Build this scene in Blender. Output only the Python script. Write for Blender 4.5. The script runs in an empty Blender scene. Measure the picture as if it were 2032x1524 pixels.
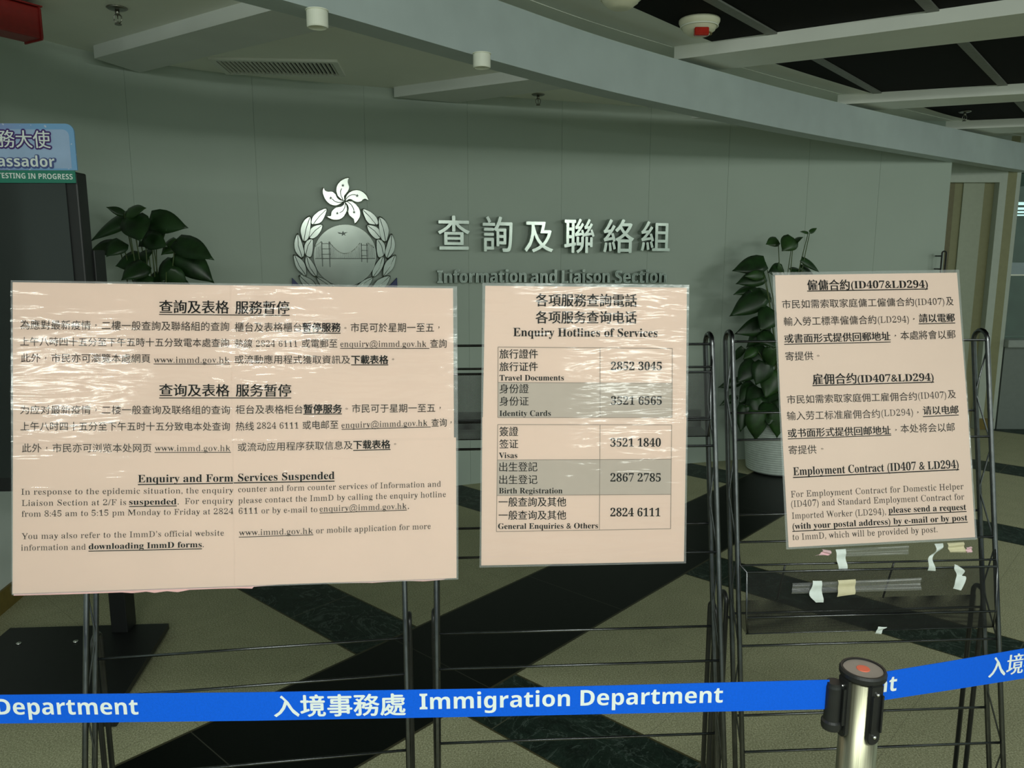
import bpy, bmesh, math, random
import numpy as np
from mathutils import Vector, Matrix
from mathutils.geometry import tessellate_polygon
rnd = random.Random(7)
C = bpy.context.scene.collection
scene = bpy.context.scene

# ------------------------------------------------------------------ camera, world, lamps, exposure
EYE = 1.55
PITCH = math.radians(9.4)
FPX, CX, CY = 1526.0, 1016.0, 762.0
cam = bpy.data.cameras.new('camera'); cam.sensor_width = 36.0; cam.lens = 36.0 * FPX / 2032.0
cam.clip_start = 0.02; cam.clip_end = 100
cam_o = bpy.data.objects.new('camera', cam); C.objects.link(cam_o)
cam_o.location = (0, 0, EYE); cam_o.rotation_euler = (math.radians(90) - PITCH, 0, 0)
scene.camera = cam_o

world = bpy.data.worlds.new('world'); scene.world = world; world.use_nodes = True
wb = world.node_tree.nodes['Background']
wb.inputs[0].default_value = (0.80, 1.0, 0.86, 1); wb.inputs[1].default_value = 0.62

def area(name, loc, target, sx, sy, power, col):
    l = bpy.data.lights.new(name, 'AREA'); l.shape = 'RECTANGLE'; l.size = sx; l.size_y = sy
    l.energy = power; l.color = col
    o = bpy.data.objects.new(name, l); C.objects.link(o); o.location = loc
    d = Vector(target) - Vector(loc); o.rotation_euler = d.to_track_quat('-Z', 'Y').to_euler()
    return o
LCOL = (0.93, 1.0, 0.91)
for lx, ly, lw, p in ((-2.9, -4.2, 1.2, 17), (-0.85, -2.7, .7, 7.5), (1.25, -3.0, 1.5, 15.5), (4.6, -4.2, 1.3, 24), (8.4, -4.2, 1.3, 30)):
    area('unseen_hall_lamp', (lx, ly, 2.42), (lx * .4, 3.0, 1.7), lw, 0.08 if lx < 3 else 0.16, p, LCOL)
area('unseen_hall_lamp', (0.3, -0.60, 2.55), (0.35, 0.1, 0), 2.6, 0.4, 87, LCOL)
area('unseen_hall_lamp', (4.6, 2.4, 2.50), (4.3, 3.6, 0), 1.4, 0.6, 36, LCOL)  # unseen lamp added to brighten the bulkhead and floor at right
area('added_glare_lamp', (1.7, -4.7, 1.50), (0.3, 1.5, 1.25), 1.0, 0.10, 13, LCOL)  # low strip behind the viewer, added to put glare on the middle notice
area('shop_sign_lamp', (-0.45, -4.6, 2.72), (0, 1.5, 1.2), 0.8, 0.05, 5, (1.0, 0.28, 0.12))
scene.view_settings.view_transform = 'Standard'; scene.view_settings.look = 'None'
scene.view_settings.exposure = 0.0; scene.view_settings.gamma = 1.0; scene.view_settings.use_curve_mapping = False

# ------------------------------------------------------------------ measuring helpers: photo pixel -> point in the place
CAMP = np.array([0, 0, EYE])
FW = np.array([0, math.cos(PITCH), -math.sin(PITCH)]); UP = np.array([0, math.sin(PITCH), math.cos(PITCH)])
def ray(x, y): return FW + np.array([1.0, 0, 0]) * ((x - CX) / FPX) - UP * ((y - CY) / FPX)
def at_z(x, y, z):
    d = ray(x, y); return CAMP + d * (z - EYE) / d[2]
def at_y(x, y, Y):
    d = ray(x, y); return CAMP + d * Y / d[1]
class Plane:
    """a real plane in the room: origin, right, up; normal towards the viewer"""
    def __init__(s, o, x, z):
        s.o = np.array(o, float); s.x = np.array(x, float); s.x /= np.linalg.norm(s.x)
        z = np.array(z, float); z -= s.x * (z @ s.x); s.z = z / np.linalg.norm(z)
        s.y = np.cross(s.z, s.x)                      # pointing away from the viewer
    def uv(s, px, py):
        d = ray(px, py); t = ((s.o - CAMP) @ s.y) / (d @ s.y); p = CAMP + d * t - s.o
        return np.array([p @ s.x, p @ s.z])
    def mat(s):
        m = Matrix.Identity(4)
        for i in range(3):
            m[i][0], m[i][1], m[i][2], m[i][3] = s.x[i], s.y[i], s.z[i], s.o[i]
        return m
def pose_plane(c, yaw, lean, roll):
    yaw, lean, roll = (math.radians(a) for a in (yaw, lean, roll))
    x = np.array([math.cos(yaw), math.sin(yaw), 0]); n = np.array([-math.sin(yaw), math.cos(yaw), 0])
    up = np.array([0, 0, 1]) * math.cos(lean) + n * math.sin(lean)
    return Plane(c, x * math.cos(roll) + up * math.sin(roll), -x * math.sin(roll) + up * math.cos(roll))

# ------------------------------------------------------------------ materials
def srgb(r, g, b):
    f = lambda c: (c / 255 / 12.92) if c <= 10 else (((c / 255) + .055) / 1.055) ** 2.4
    return (f(r), f(g), f(b), 1)
class NB:
    def __init__(s, m): s.m = m; s.t = m.node_tree; s.n = s.t.nodes; s.l = s.t.links
    def new(s, kind, **kw):
        n = s.n.new(kind)
        for k, v in kw.items(): setattr(n, k, v)
        return n
    def put(s, sock, v):
        if isinstance(v, bpy.types.NodeSocket): s.l.new(v, sock)
        else: sock.default_value = v
    def math(s, op, a, b=0.0, c=None):
        n = s.new('ShaderNodeMath', operation=op); s.put(n.inputs[0], a); s.put(n.inputs[1], b)
        if c is not None: s.put(n.inputs[2], c)
        return n.outputs[0]
    def noise(s, vec, scale, detail=3, rough=.5, dist=0.0):
        n = s.new('ShaderNodeTexNoise'); n.inputs['Scale'].default_value = scale; n.inputs['Detail'].default_value = detail
        n.inputs['Roughness'].default_value = rough; n.inputs['Distortion'].default_value = dist
        if vec is not None: s.l.new(vec, n.inputs['Vector'])
        return n.outputs[0]
    def ramp(s, fac, stops):
        n = s.new('ShaderNodeValToRGB'); s.l.new(fac, n.inputs[0]); e = n.color_ramp.elements
        while len(e) < len(stops): e.new(.5)
        for i, (p, c) in enumerate(stops): e[i].position = p; e[i].color = c if len(c) == 4 else (*c, 1)
        return n.outputs[0]
    def mix(s, f, a, b):
        n = s.new('ShaderNodeMix', data_type='RGBA'); s.put(n.inputs[0], f); s.put(n.inputs[6], a); s.put(n.inputs[7], b); return n.outputs[2]
    def obj(s, scale=(1, 1, 1)):
        t = s.new('ShaderNodeTexCoord'); m = s.new('ShaderNodeMapping'); m.inputs['Scale'].default_value = scale
        s.l.new(t.outputs['Object'], m.inputs['Vector']); return m.outputs[0]
    def bump(s, h, strength, dist=.01):
        b = s.new('ShaderNodeBump'); b.inputs['Strength'].default_value = strength; b.inputs['Distance'].default_value = dist
        s.l.new(h, b.inputs['Height']); return b.outputs[0]
def mat(name, col, rough=.5, metal=0.0, var=.06, vscale=30, bump=0.0, bscale=200, spec=.5, coat=0.0, stretch=(1, 1, 1)):
    m = bpy.data.materials.new(name); m.use_nodes = True; b = NB(m); p = b.n['Principled BSDF']
    v = b.obj(stretch)
    n = b.noise(v, vscale, 4)
    lo = tuple(max(0, c * (1 - var)) for c in col[:3]) + (1,); hi = tuple(min(1, c * (1 + var)) for c in col[:3]) + (1,)
    b.l.new(b.ramp(n, [(.3, lo), (.7, hi)]), p.inputs['Base Color'])
    p.inputs['Roughness'].default_value = rough; p.inputs['Metallic'].default_value = metal
    p.inputs['Specular IOR Level'].default_value = spec; p.inputs['Coat Weight'].default_value = coat
    if bump: b.l.new(b.bump(b.noise(v, bscale, 3), bump, .003), p.inputs['Normal'])
    return m
M = {}
M['wall'] = mat('wall_panel_grey', (.395, .46, .405, 1), .55, var=.02, vscale=3, bump=.05, bscale=400)
M['white_wall'] = mat('painted_white', (.66, .71, .69, 1), .5, var=.03, vscale=5)
M['fascia'] = mat('painted_fascia', (.43, .495, .495, 1), .5, var=.05, vscale=6, bump=.08, bscale=90)
M['ceiling'] = mat('ceiling_paint', (.87, .89, .81, 1), .6, var=.02, vscale=3)
M['ceiling_band'] = mat('ceiling_band_paint', (.78, .80, .74, 1), .45, var=.03, vscale=4)
M['beam_grey'] = mat('ceiling_beam_grey', (.70, .73, .71, 1), .5, var=.03, vscale=4)
M['dark_tile'] = mat('dark_mesh_tile', (.0045, .0045, .0038, 1), .85, spec=.15, var=.4, vscale=600, bump=.1, bscale=900)
M['tbar'] = mat('ceiling_grid_bar', (.17, .18, .16, 1), .5, var=.1)
M['ink'] = mat('printed_ink', (.010, .009, .009, 1), .7, spec=.15, var=.1)
M['ink_thin'] = mat('printed_fine_ink', (.042, .034, .030, 1), .7, spec=.15, var=.1)
M['paper'] = mat('salmon_paper', (.765, .585, .497, 1), .7, var=.015, vscale=8)
M['pink'] = mat('pink_backing_paper', (.80, .47, .46, 1), .7, var=.05, vscale=30)
M['table_line'] = mat('printed_hairline', (.27, .22, .185, 1), .6, var=.05)
M['table_grey'] = mat('printed_grey_fill', (.50, .425, .37, 1), .7, var=.02)
M['rack'] = mat('black_chrome_wire', (.13, .135, .14, 1), .27, 1.0, var=.15, vscale=60)
M['rackdark'] = mat('black_coated_wire', (.018, .019, .018, 1), .35, 0, var=.15, vscale=60)
M['blue'] = mat('blue_webbing', (.002, .125, .84, 1), .75, spec=.2, var=.05, vscale=300, bump=.25, bscale=1200)
M['bluewhite'] = mat('white_webbing_print', (.86, .93, .93, 1), .6, var=.02)
M['steel'] = mat('brushed_steel', (.37, .365, .265, 1), .36, 1.0, var=.22, vscale=12, stretch=(60, 60, .4))
M['plastic'] = mat('black_plastic', (.014, .015, .015, 1), .42, var=.2)
M['captop'] = mat('grey_cap_disc', (.30, .265, .235, 1), .35, var=.05)
M['orange'] = mat('orange_sticker', (.78, .16, .09, 1), .5, var=.12)
M['screw'] = mat('bright_screw', (.8, .8, .78, 1), .25, 1.0)
M['emblem'] = mat('dimmed_satin_metal', (.30, .325, .30, 1), .17, 1.0, var=.05, vscale=20)  # wreath metal darkened in colour, so the lamp gleam stays on the flower
M['disc'] = mat('dimmed_etched_metal', (.20, .22, .20, 1), .20, 1.0, var=.06, vscale=14)  # disc metal darkened further, its weaker reflection painted into the colour
M['emblem_dark'] = mat('etched_emblem_line', (.13, .145, .135, 1), .45, .9, var=.05)
M['emblem_light'] = mat('brightened_emblem_metal', (.62, .66, .61, 1), .22, 1.0, var=.04)  # same metal made paler, the flower's lamp gleam put into the colour
M['emblem_blue'] = mat('navy_enamel', (.006, .02, .12, 1), .35)
M['letter'] = mat('brushed_letter_metal', (.36, .40, .365, 1), .20, 1.0, var=.15, vscale=9)
M['lamp'] = mat('white_lamp_housing', (.80, .82, .71, 1), .5, var=.02)
M['cream'] = mat('cream_plastic', (.70, .69, .52, 1), .45, var=.04)
M['redglow'] = mat('red_lens', (.42, .018, .008, 1), .2, var=.15)
M['redbox'] = mat('red_painted_steel', (.24, .012, .010, 1), .45, var=.12, vscale=40)
M['chrome'] = mat('dull_chrome', (.25, .25, .22, 1), .3, 1.0)
M['black'] = mat('matte_black', (.006, .006, .006, 1), .6, var=.2)
M['totem'] = mat('black_powder_coat', (.006, .0065, .007, 1), .45, var=.15)
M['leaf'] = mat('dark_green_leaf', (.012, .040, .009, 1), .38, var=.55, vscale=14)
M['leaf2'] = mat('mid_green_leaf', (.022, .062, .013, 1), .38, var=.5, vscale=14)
M['stem'] = mat('green_stem', (.07, .11, .03, 1), .5, var=.2)
M['pot'] = mat('white_ribbed_pot', (.56, .62, .58, 1), .5, var=.08, vscale=25)
M['soil'] = mat('dark_soil', (.02, .015, .01, 1), .9, var=.4, vscale=90)
M['door'] = mat('olive_door', (.24, .235, .12, 1), .5, var=.05)
M['door_panel'] = mat('pale_door_panel', (.33, .36, .27, 1), .35, var=.04)
M['door_dark'] = mat('door_edge_brown', (.15, .13, .06, 1), .5, var=.08)
M['frame'] = mat('door_frame_paint', (.43, .47, .41, 1), .45, var=.03)
M['gold'] = mat('ochre_skirting', (.16, .115, .022, 1), .5, var=.12, vscale=30)
M['counter'] = mat('counter_front_grey', (.17, .195, .18, 1), .5, var=.04)
M['counter_top'] = mat('counter_edge_grey', (.30, .33, .31, 1), .4, var=.04)
M['blue_grey'] = mat('blue_grey_ledge', (.28, .35, .38, 1), .4, var=.05)
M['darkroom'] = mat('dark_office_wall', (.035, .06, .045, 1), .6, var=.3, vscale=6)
M['teal'] = mat('teal_strip', (.012, .20, .135, 1), .4, var=.04)
M['white_print'] = mat('white_print', (.78, .84, .83, 1), .5, var=.02)
M['purple'] = mat('purple_outline', (.055, .012, .16, 1), .5, var=.05)
M['navy'] = mat('navy_outline', (.06, .085, .26, 1), .5, var=.05)
M['tape'] = mat('white_paper_tape', (.74, .80, .77, 1), .6, var=.05, vscale=60)
M['yellow_tape'] = mat('cream_masking_tape', (.66, .60, .40, 1), .6, var=.05, vscale=60)
M['pink_tape'] = mat('pink_paper_scrap', (.78, .52, .56, 1), .6, var=.08, vscale=60)
M['joint'] = mat('panel_joint', (.10, .11, .10, 1), .7)

def m_screen():
    m = mat('dark_display_glass', (.018, .024, .023, 1), .16, var=.1, vscale=3); return m
M['screen'] = m_screen()

def m_placard():
    m = bpy.data.materials.new('placard_print'); m.use_nodes = True; b = NB(m); p = b.n['Principled BSDF']
    t = b.new('ShaderNodeTexCoord'); sx = b.new('ShaderNodeSeparateXYZ'); b.l.new(t.outputs['Object'], sx.inputs[0])
    h = b.math('MULTIPLY_ADD', sx.outputs[0], 3.2, .45)                       # violet to blue across the print
    c = b.ramp(h, [(0, srgb(150, 132, 190)), (1, srgb(120, 168, 215))])
    dots = b.math('GREATER_THAN', b.noise(t.outputs['Object'], 60, 1), .71)
    b.l.new(b.mix(dots, c, srgb(190, 200, 225)), p.inputs['Base Color']); p.inputs['Roughness'].default_value = .4
    return m
M['placard'] = m_placard()
M['placard_in'] = mat('placard_inner_print', srgb(160, 184, 220), .4, var=.06, vscale=14)

def m_floor():
    m = bpy.data.materials.new('stone_floor'); m.use_nodes = True; b = NB(m); p = b.n['Principled BSDF']
    g = b.new('ShaderNodeNewGeometry'); s = b.new('ShaderNodeSeparateXYZ'); b.l.new(g.outputs['Position'], s.inputs[0])
    P = g.outputs['Position']; x, y = s.outputs[0], s.outputs[1]
    a = math.radians(41.8); c = math.radians(47.7)
    gs = b.math('ADD', b.math('MULTIPLY', x, math.sin(a)), b.math('MULTIPLY', y, math.cos(a)))
    bt = b.math('ADD', b.math('MULTIPLY', x, -math.sin(c)), b.math('MULTIPLY', y, math.cos(c)))
    def band(v, lo, hi): return b.math('MULTIPLY', b.math('GREATER_THAN', v, lo), b.math('LESS_THAN', v, hi))
    gm = b.math('FLOORED_MODULO', b.math('SUBTRACT', gs, 1.69), 1.565)
    green = band(gm, 0.0, .318); gedge = b.math('MAXIMUM', band(gm, -.001, .007), band(gm, .311, .319))
    bm_ = b.math('FLOORED_MODULO', b.math('SUBTRACT', bt, 1.79), 4.7)
    black = band(bm_, 0.0, .565); bedge = b.math('MAXIMUM', band(bm_, 0, .010), band(bm_, .556, .566))
    # granite speckle
    n1 = b.noise(P, 185, 3, .7); n2 = b.noise(P, 9, 4); n3 = b.noise(P, 330, 2, .6)
    gr = b.ramp(n1, [(.30, (.02, .02, .01)), (.43, (.25, .245, .14)), (.55, (.50, .49, .31)), (.68, (.90, .89, .68))])
    gr = b.mix(.35, gr, b.ramp(n3, [(.3, (.06, .06, .03)), (.7, (.80, .79, .54))]))
    gr = b.mix(.22, gr, b.ramp(n2, [(.3, (.27, .27, .16)), (.7, (.46, .45, .28))]))
    # green marble with veins
    v1 = b.noise(P, 5, 8, .62, 2.2); vein = b.math('LESS_THAN', b.math('ABSOLUTE', b.math('SUBTRACT', v1, .5)), .012)
    v2 = b.noise(P, 14, 6, .6, 3.0); vein2 = b.math('LESS_THAN', b.math('ABSOLUTE', b.math('SUBTRACT', v2, .52)), .010)
    base = b.ramp(b.noise(P, 11, 6, .65, 1.0), [(.35, (.006, .012, .009)), (.65, (.017, .034, .025)), (.8, (.04, .06, .05))])
    gmar = b.mix(b.math('MULTIPLY', vein, .45), base, (.13, .17, .15, 1)); gmar = b.mix(b.math('MULTIPLY', vein2, .3), gmar, (.10, .13, .115, 1))
    jg = band(b.math('FLOORED_MODULO', b.math('ADD', bt, .18), .60), 0, .004)
    gmar = b.mix(jg, gmar, (.10, .10, .07, 1))
    blk = b.ramp(b.noise(P, 160, 2), [(.3, (.0012, .002, .0016)), (.8, (.004, .0055, .0045))])
    jb = band(b.math('FLOORED_MODULO', b.math('SUBTRACT', gs, 1.02), .85), 0, .004)
    blk = b.mix(jb, blk, (.045, .045, .035, 1))
    jgr = b.math('MAXIMUM', band(b.math('FLOORED_MODULO', b.math('SUBTRACT', bt, .62), .60), 0, .003), band(b.math('FLOORED_MODULO', b.math('SUBTRACT', gs, 2.62), 1.565), 0, .003))
    gr = b.mix(b.math('MULTIPLY', jgr, .28), gr, (.06, .06, .04, 1))
    col = b.mix(green, gr, gmar); col = b.mix(gedge, col, (.075, .066, .03, 1))
    col = b.mix(black, col, blk); col = b.mix(bedge, col, (.06, .056, .032, 1))
    b.l.new(col, p.inputs['Base Color'])
    dark = b.math('MAXIMUM', black, green)
    b.put(p.inputs['Roughness'], b.math('MULTIPLY_ADD', dark, -.12, .50)); p.inputs['Specular IOR Level'].default_value = .14
    b.l.new(b.bump(n1, .12, .002), p.inputs['Normal'])
    return m
M['floor'] = m_floor()

def m_mesh():
    """perforated sheet: round holes in a dark metal sheet"""
    m = bpy.data.materials.new('perforated_black_sheet'); m.use_nodes = True; b = NB(m); p = b.n['Principled BSDF']
    p.inputs['Base Color'].default_value = (.02, .021, .02, 1); p.inputs['Roughness'].default_value = .4; p.inputs['Metallic'].default_value = .5
    t = b.new('ShaderNodeTexCoord'); s = b.new('ShaderNodeSeparateXYZ'); b.l.new(t.outputs['Object'], s.inputs[0])
    k = 2 * math.pi / .0034
    u = b.math('SINE', b.math('MULTIPLY', s.outputs[0], k)); v = b.math('SINE', b.math('MULTIPLY', b.math('ADD', s.outputs[2], s.outputs[1]), k))
    hole = b.math('GREATER_THAN', b.math('MULTIPLY', u, v), .06)
    tr = b.new('ShaderNodeBsdfTransparent'); mx = b.new('ShaderNodeMixShader')
    b.l.new(hole, mx.inputs[0]); b.l.new(p.outputs[0], mx.inputs[1]); b.l.new(tr.outputs[0], mx.inputs[2])
    b.l.new(mx.outputs[0], b.n['Material Output'].inputs[0]); return m
M['mesh'] = m_mesh()

def m_film(name, rough, fac, sc, strength, tint=(1, 1, 1, 1), milky=0.0):
    """clear plastic film: lets the print through, reflects the lamps with ripples"""
    m = bpy.data.materials.new(name); m.use_nodes = True; b = NB(m); b.n.remove(b.n['Principled BSDF'])
    tr = b.new('ShaderNodeBsdfTransparent'); tr.inputs[0].default_value = tint
    gl = b.new('ShaderNodeBsdfGlossy'); gl.inputs['Roughness'].default_value = rough
    v = b.obj(sc); n = b.noise(v, 1.0, 2.5, .5, .4)
    v2 = b.obj((2.2, 2.2, 2.8)); n2 = b.noise(v2, 1.0, 2, .5)
    h = b.math('ADD', n, b.math('MULTIPLY', n2, 5.0))
    bp = b.bump(h, strength, .0035); b.l.new(bp, gl.inputs['Normal'])
    fr = b.new('ShaderNodeFresnel'); fr.inputs[0].default_value = 1.5
    f = b.math('MULTIPLY', fr.outputs[0], fac)
    mx = b.new('ShaderNodeMixShader'); b.l.new(f, mx.inputs[0]); b.l.new(tr.outputs[0], mx.inputs[1]); b.l.new(gl.outputs[0], mx.inputs[2])
    if milky:
        df = b.new('ShaderNodeBsdfDiffuse'); df.inputs[0].default_value = (.8, .8, .8, 1); m2 = b.new('ShaderNodeMixShader'); m2.inputs[0].default_value = milky
        b.l.new(mx.outputs[0], m2.inputs[1]); b.l.new(df.outputs[0], m2.inputs[2]); mx = m2
    b.l.new(mx.outputs[0], b.n['Material Output'].inputs[0]); return m
M['film'] = m_film('laminate_film', .08, .80, (8, 8, 42), .46)
M['film_edge'] = m_film('laminate_sealed_edge', .15, 1.6, (30, 30, 30), .3, (.9, .95, .94, 1), .20)
M['film_soft'] = m_film('matt_laminate_film', .30, .35, (7, 7, 30), .3)
M['clear_tape'] = m_film('clear_adhesive_tape', .25, 2.5, (16, 16, 26), .5, (.86, .88, .86, 1), .10)
def m_glass():
    return m_film('window_glass', .02, .9, (1, 1, 1), .0, (.86, .93, .90, 1))
M['glass'] = m_glass()
def m_emit(name, col, s):
    m = bpy.data.materials.new(name); m.use_nodes = True; b = NB(m); p = b.n['Principled BSDF']
    p.inputs['Emission Color'].default_value = col; p.inputs['Emission Strength'].default_value = s; p.inputs['Base Color'].default_value = col
    return m
M['tube'] = m_emit('lit_tube', (.75, .95, 1, 1), .9)

# ------------------------------------------------------------------ mesh helpers
def link(name, me, m=None, parent=None):
    o = bpy.data.objects.new(name, me); C.objects.link(o)
    if m is not None: me.materials.append(m)
    if parent is not None: o.parent = parent
    return o
def obj(name, bm, m, parent=None, smooth=False, keep=False):
    bmesh.ops.recalc_face_normals(bm, faces=bm.faces) if not keep else None
    me = bpy.data.meshes.new(name); bm.to_mesh(me); bm.free()
    if smooth:
        for p in me.polygons: p.use_smooth = True
    return link(name, me, m, parent)
def tag(o, label=None, cat=None, group=None, kind=None):
    if label: o['label'] = label
    if cat: o['category'] = cat
    if group: o['group'] = group
    if kind: o['kind'] = kind
    return o
def thing(name, label, cat, loc=(0, 0, 0), rot=None, matrix=None, group=None):
    o = bpy.data.objects.new(name, None); C.objects.link(o); o.empty_display_size = .05
    if matrix is not None: o.matrix_world = matrix
    else:
        o.location = loc
        if rot: o.rotation_euler = rot
    return tag(o, label, cat, group)
def struct(o): o['kind'] = 'structure'; return o
def box(bm, c, s, rot=None):
    r = bmesh.ops.create_cube(bm, size=1.0); m = Matrix.Translation(c) @ (rot.to_4x4() if rot is not None else Matrix.Identity(4)) @ Matrix.Diagonal((*s, 1))
    bmesh.ops.transform(bm, matrix=m, verts=r['verts']); return r['verts']
def bevel_all(bm, w, seg=2):
    bmesh.ops.bevel(bm, geom=list(bm.edges), offset=w, segments=seg, profile=.5, affect='EDGES')
def tube(bm, pts, r, n=8, closed=False, cap=True):
    pts = [Vector(p) for p in pts]; k = len(pts); rings = []; prev = None
    for i, p in enumerate(pts):
        if closed: t = (pts[(i + 1) % k] - pts[i - 1])
        else: t = pts[min(i + 1, k - 1)] - pts[max(i - 1, 0)]
        t.normalize()
        if prev is None: a = t.orthogonal().normalized()
        else:
            a = prev - t * prev.dot(t)
            a = a.normalized() if a.length > 1e-6 else t.orthogonal().normalized()
        prev = a; bb = t.cross(a); rr = r[i] if isinstance(r, (list, tuple)) else r
        rings.append([bm.verts.new(p + (a * math.cos(2 * math.pi * j / n) + bb * math.sin(2 * math.pi * j / n)) * rr) for j in range(n)])
    for i in range(k if closed else k - 1):
        A, B = rings[i], rings[(i + 1) % k]
        for j in range(n): bm.faces.new((A[j], A[(j + 1) % n], B[(j + 1) % n], B[j]))
    if cap and not closed: bm.faces.new(rings[0][::-1]); bm.faces.new(rings[-1])
def lathe(bm, prof, n=40, c=(0, 0, 0)):
    rings = []
    for r, z in prof:
        rings.append([bm.verts.new((c[0] + r * math.cos(2 * math.pi * j / n), c[1] + r * math.sin(2 * math.pi * j / n), c[2] + z)) for j in range(n)])
    for A, B in zip(rings, rings[1:]):
        for j in range(n): bm.faces.new((A[j], A[(j + 1) % n], B[(j + 1) % n], B[j]))
    bm.faces.new(rings[0][::-1]); bm.faces.new(rings[-1])
def capped(bm, lo, hi, poly):
    """close two matching rings of a (possibly concave) outline and join them"""
    n = len(poly)
    for t in tessellate_polygon([[Vector((p[0], p[1], 0)) for p in poly]]):
        bm.faces.new([lo[k] for k in t]); bm.faces.new([hi[k] for k in reversed(t)])
    for i in range(n): bm.faces.new((lo[i], lo[(i + 1) % n], hi[(i + 1) % n], hi[i]))
    bmesh.ops.recalc_face_normals(bm, faces=bm.faces)
def prism(bm, poly, z0, z1):
    capped(bm, [bm.verts.new((x, y, z0)) for x, y in poly], [bm.verts.new((x, y, z1)) for x, y in poly], poly)
def slab_xz(bm, poly, y0, y1):
    """polygon in a plane's own (u, v), extruded along its depth from y0 (far) to y1 (near)"""
    capped(bm, [bm.verts.new((x, y0, z)) for x, z in poly], [bm.verts.new((x, y1, z)) for x, z in poly], poly)
def quad(bm, pts): bm.faces.new([bm.verts.new(p) for p in pts])
def catmull(pts, n=10):
    P = [2 * np.array(pts[0], float) - np.array(pts[1], float)] + [np.array(p, float) for p in pts] + [2 * np.array(pts[-1], float) - np.array(pts[-2], float)]
    out = []
    for i in range(1, len(P) - 2):
        for t in np.linspace(0, 1, n, endpoint=False):
            a, b, c, d = P[i - 1], P[i], P[i + 1], P[i + 2]
            out.append(.5 * ((2 * b) + (c - a) * t + (2 * a - 5 * b + 4 * c - d) * t ** 2 + (3 * b - a - 3 * c + d) * t ** 3))
    out.append(P[-2]); return out
def offset_path(pts, d):
    out = []
    for i, p in enumerate(pts):
        t = pts[min(i + 1, len(pts) - 1)] - pts[max(i - 1, 0)]; t = t / np.linalg.norm(t)
        out.append(p + np.array([-t[1], t[0]]) * d)
    return out

# ------------------------------------------------------------------ writing
def bold(s):
    r = ''
    for c in s:
        if 'A' <= c <= 'Z': r += chr(0x1D400 + ord(c) - 65)
        elif 'a' <= c <= 'z': r += chr(0x1D41A + ord(c) - 97)
        elif '0' <= c <= '9': r += chr(0x1D7CE + ord(c) - 48)
        else: r += c
    return r
def sans(s):
    r = ''
    for c in s:
        if 'A' <= c <= 'Z': r += chr(0x1D5D4 + ord(c) - 65)
        elif 'a' <= c <= 'z': r += chr(0x1D5EE + ord(c) - 97)
        elif '0' <= c <= '9': r += chr(0x1D7EC + ord(c) - 48)
        else: r += c
    return r
def splines_of(s, res):
    cu = bpy.data.curves.new('writing', 'FONT'); cu.body = s; cu.size = 1.0; cu.resolution_u = res
    o = bpy.data.objects.new('writing', cu); C.objects.link(o)
    dg = bpy.context.evaluated_depsgraph_get(); c2 = o.to_curve(dg); out = []
    for sp in c2.splines:
        if sp.type == 'BEZIER':
            bp = sp.bezier_points; n = len(bp); pl = []
            for i in range(n):
                a, b = bp[i], bp[(i + 1) % n]
                p0, p1, p2, p3 = (np.array(v[:2]) for v in (a.co, a.handle_right, b.handle_left, b.co))
                straight = abs(np.cross(p3 - p0, p1 - p0)) + abs(np.cross(p3 - p0, p2 - p0)) < 1e-5
                k = 1 if straight else res
                for j in range(k):
                    t = j / k; pl.append((1 - t) ** 3 * p0 + 3 * t * (1 - t) ** 2 * p1 + 3 * t * t * (1 - t) * p2 + t ** 3 * p3)
        else: pl = [np.array(p.co[:2]) for p in sp.points]
        q = [p for i, p in enumerate(pl) if np.linalg.norm(p - pl[i - 1]) > 1e-5]
        if len(q) > 2: out.append(np.array(q))
    o.to_curve_clear(); bpy.data.objects.remove(o); bpy.data.curves.remove(cu)
    return out
def lighten(spl, k=.33, keep=.042):
    """book weight from the bold face: thin the upright stems, leave the hairlines"""
    spl = [s.copy() for s in spl]
    A = np.concatenate(spl); B = np.concatenate([np.roll(s, -1, axis=0) for s in spl]); out = []
    for s in spl:
        t = np.roll(s, -1, axis=0) - np.roll(s, 1, axis=0); t /= np.maximum(np.linalg.norm(t, axis=1, keepdims=True), 1e-9)
        nx = -t[:, 1]; ny = t[:, 0]; r = s.copy()
        for i in range(len(s)):
            p = s[i]
            if abs(nx[i]) < .12: continue
            best = None
            for q in (s[i - 1], s[(i + 1) % len(s)]):
                e = q - p
                if abs(e[1]) < .25 * abs(e[0]): continue
                m = p + e * .37; y = m[1]
                m2 = (A[:, 1] > y) != (B[:, 1] > y); 
                aa, bb = A[m2], B[m2]; xs = np.sort(aa[:, 0] + (y - aa[:, 1]) / (bb[:, 1] - aa[:, 1]) * (bb[:, 0] - aa[:, 0]))
                if len(xs) < 2: continue
                k0 = int(np.argmin(np.abs(xs - m[0])))
                # a point lies inside when the outline runs on one side of it
                left_in = k0 % 2 == 0
                w = xs[k0 + 1] - xs[k0] if left_in and k0 + 1 < len(xs) else (xs[k0] - xs[k0 - 1] if k0 else 0)
                if best is None or w < best[0]: best = (w, 1 if left_in else -1)
            if best and best[0] > keep: r[i, 0] += best[1] * (min(best[0], .17) - keep) * k
        out.append(r)
    return out
def inside(p, poly):
    a = poly; b = np.roll(poly, -1, axis=0); m = (a[:, 1] > p[1]) != (b[:, 1] > p[1])
    if not m.any(): return False
    a, b = a[m], b[m]; xs = a[:, 0] + (p[1] - a[:, 1]) / (b[:, 1] - a[:, 1]) * (b[:, 0] - a[:, 0])
    return bool((xs > p[0]).sum() % 2)
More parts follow.
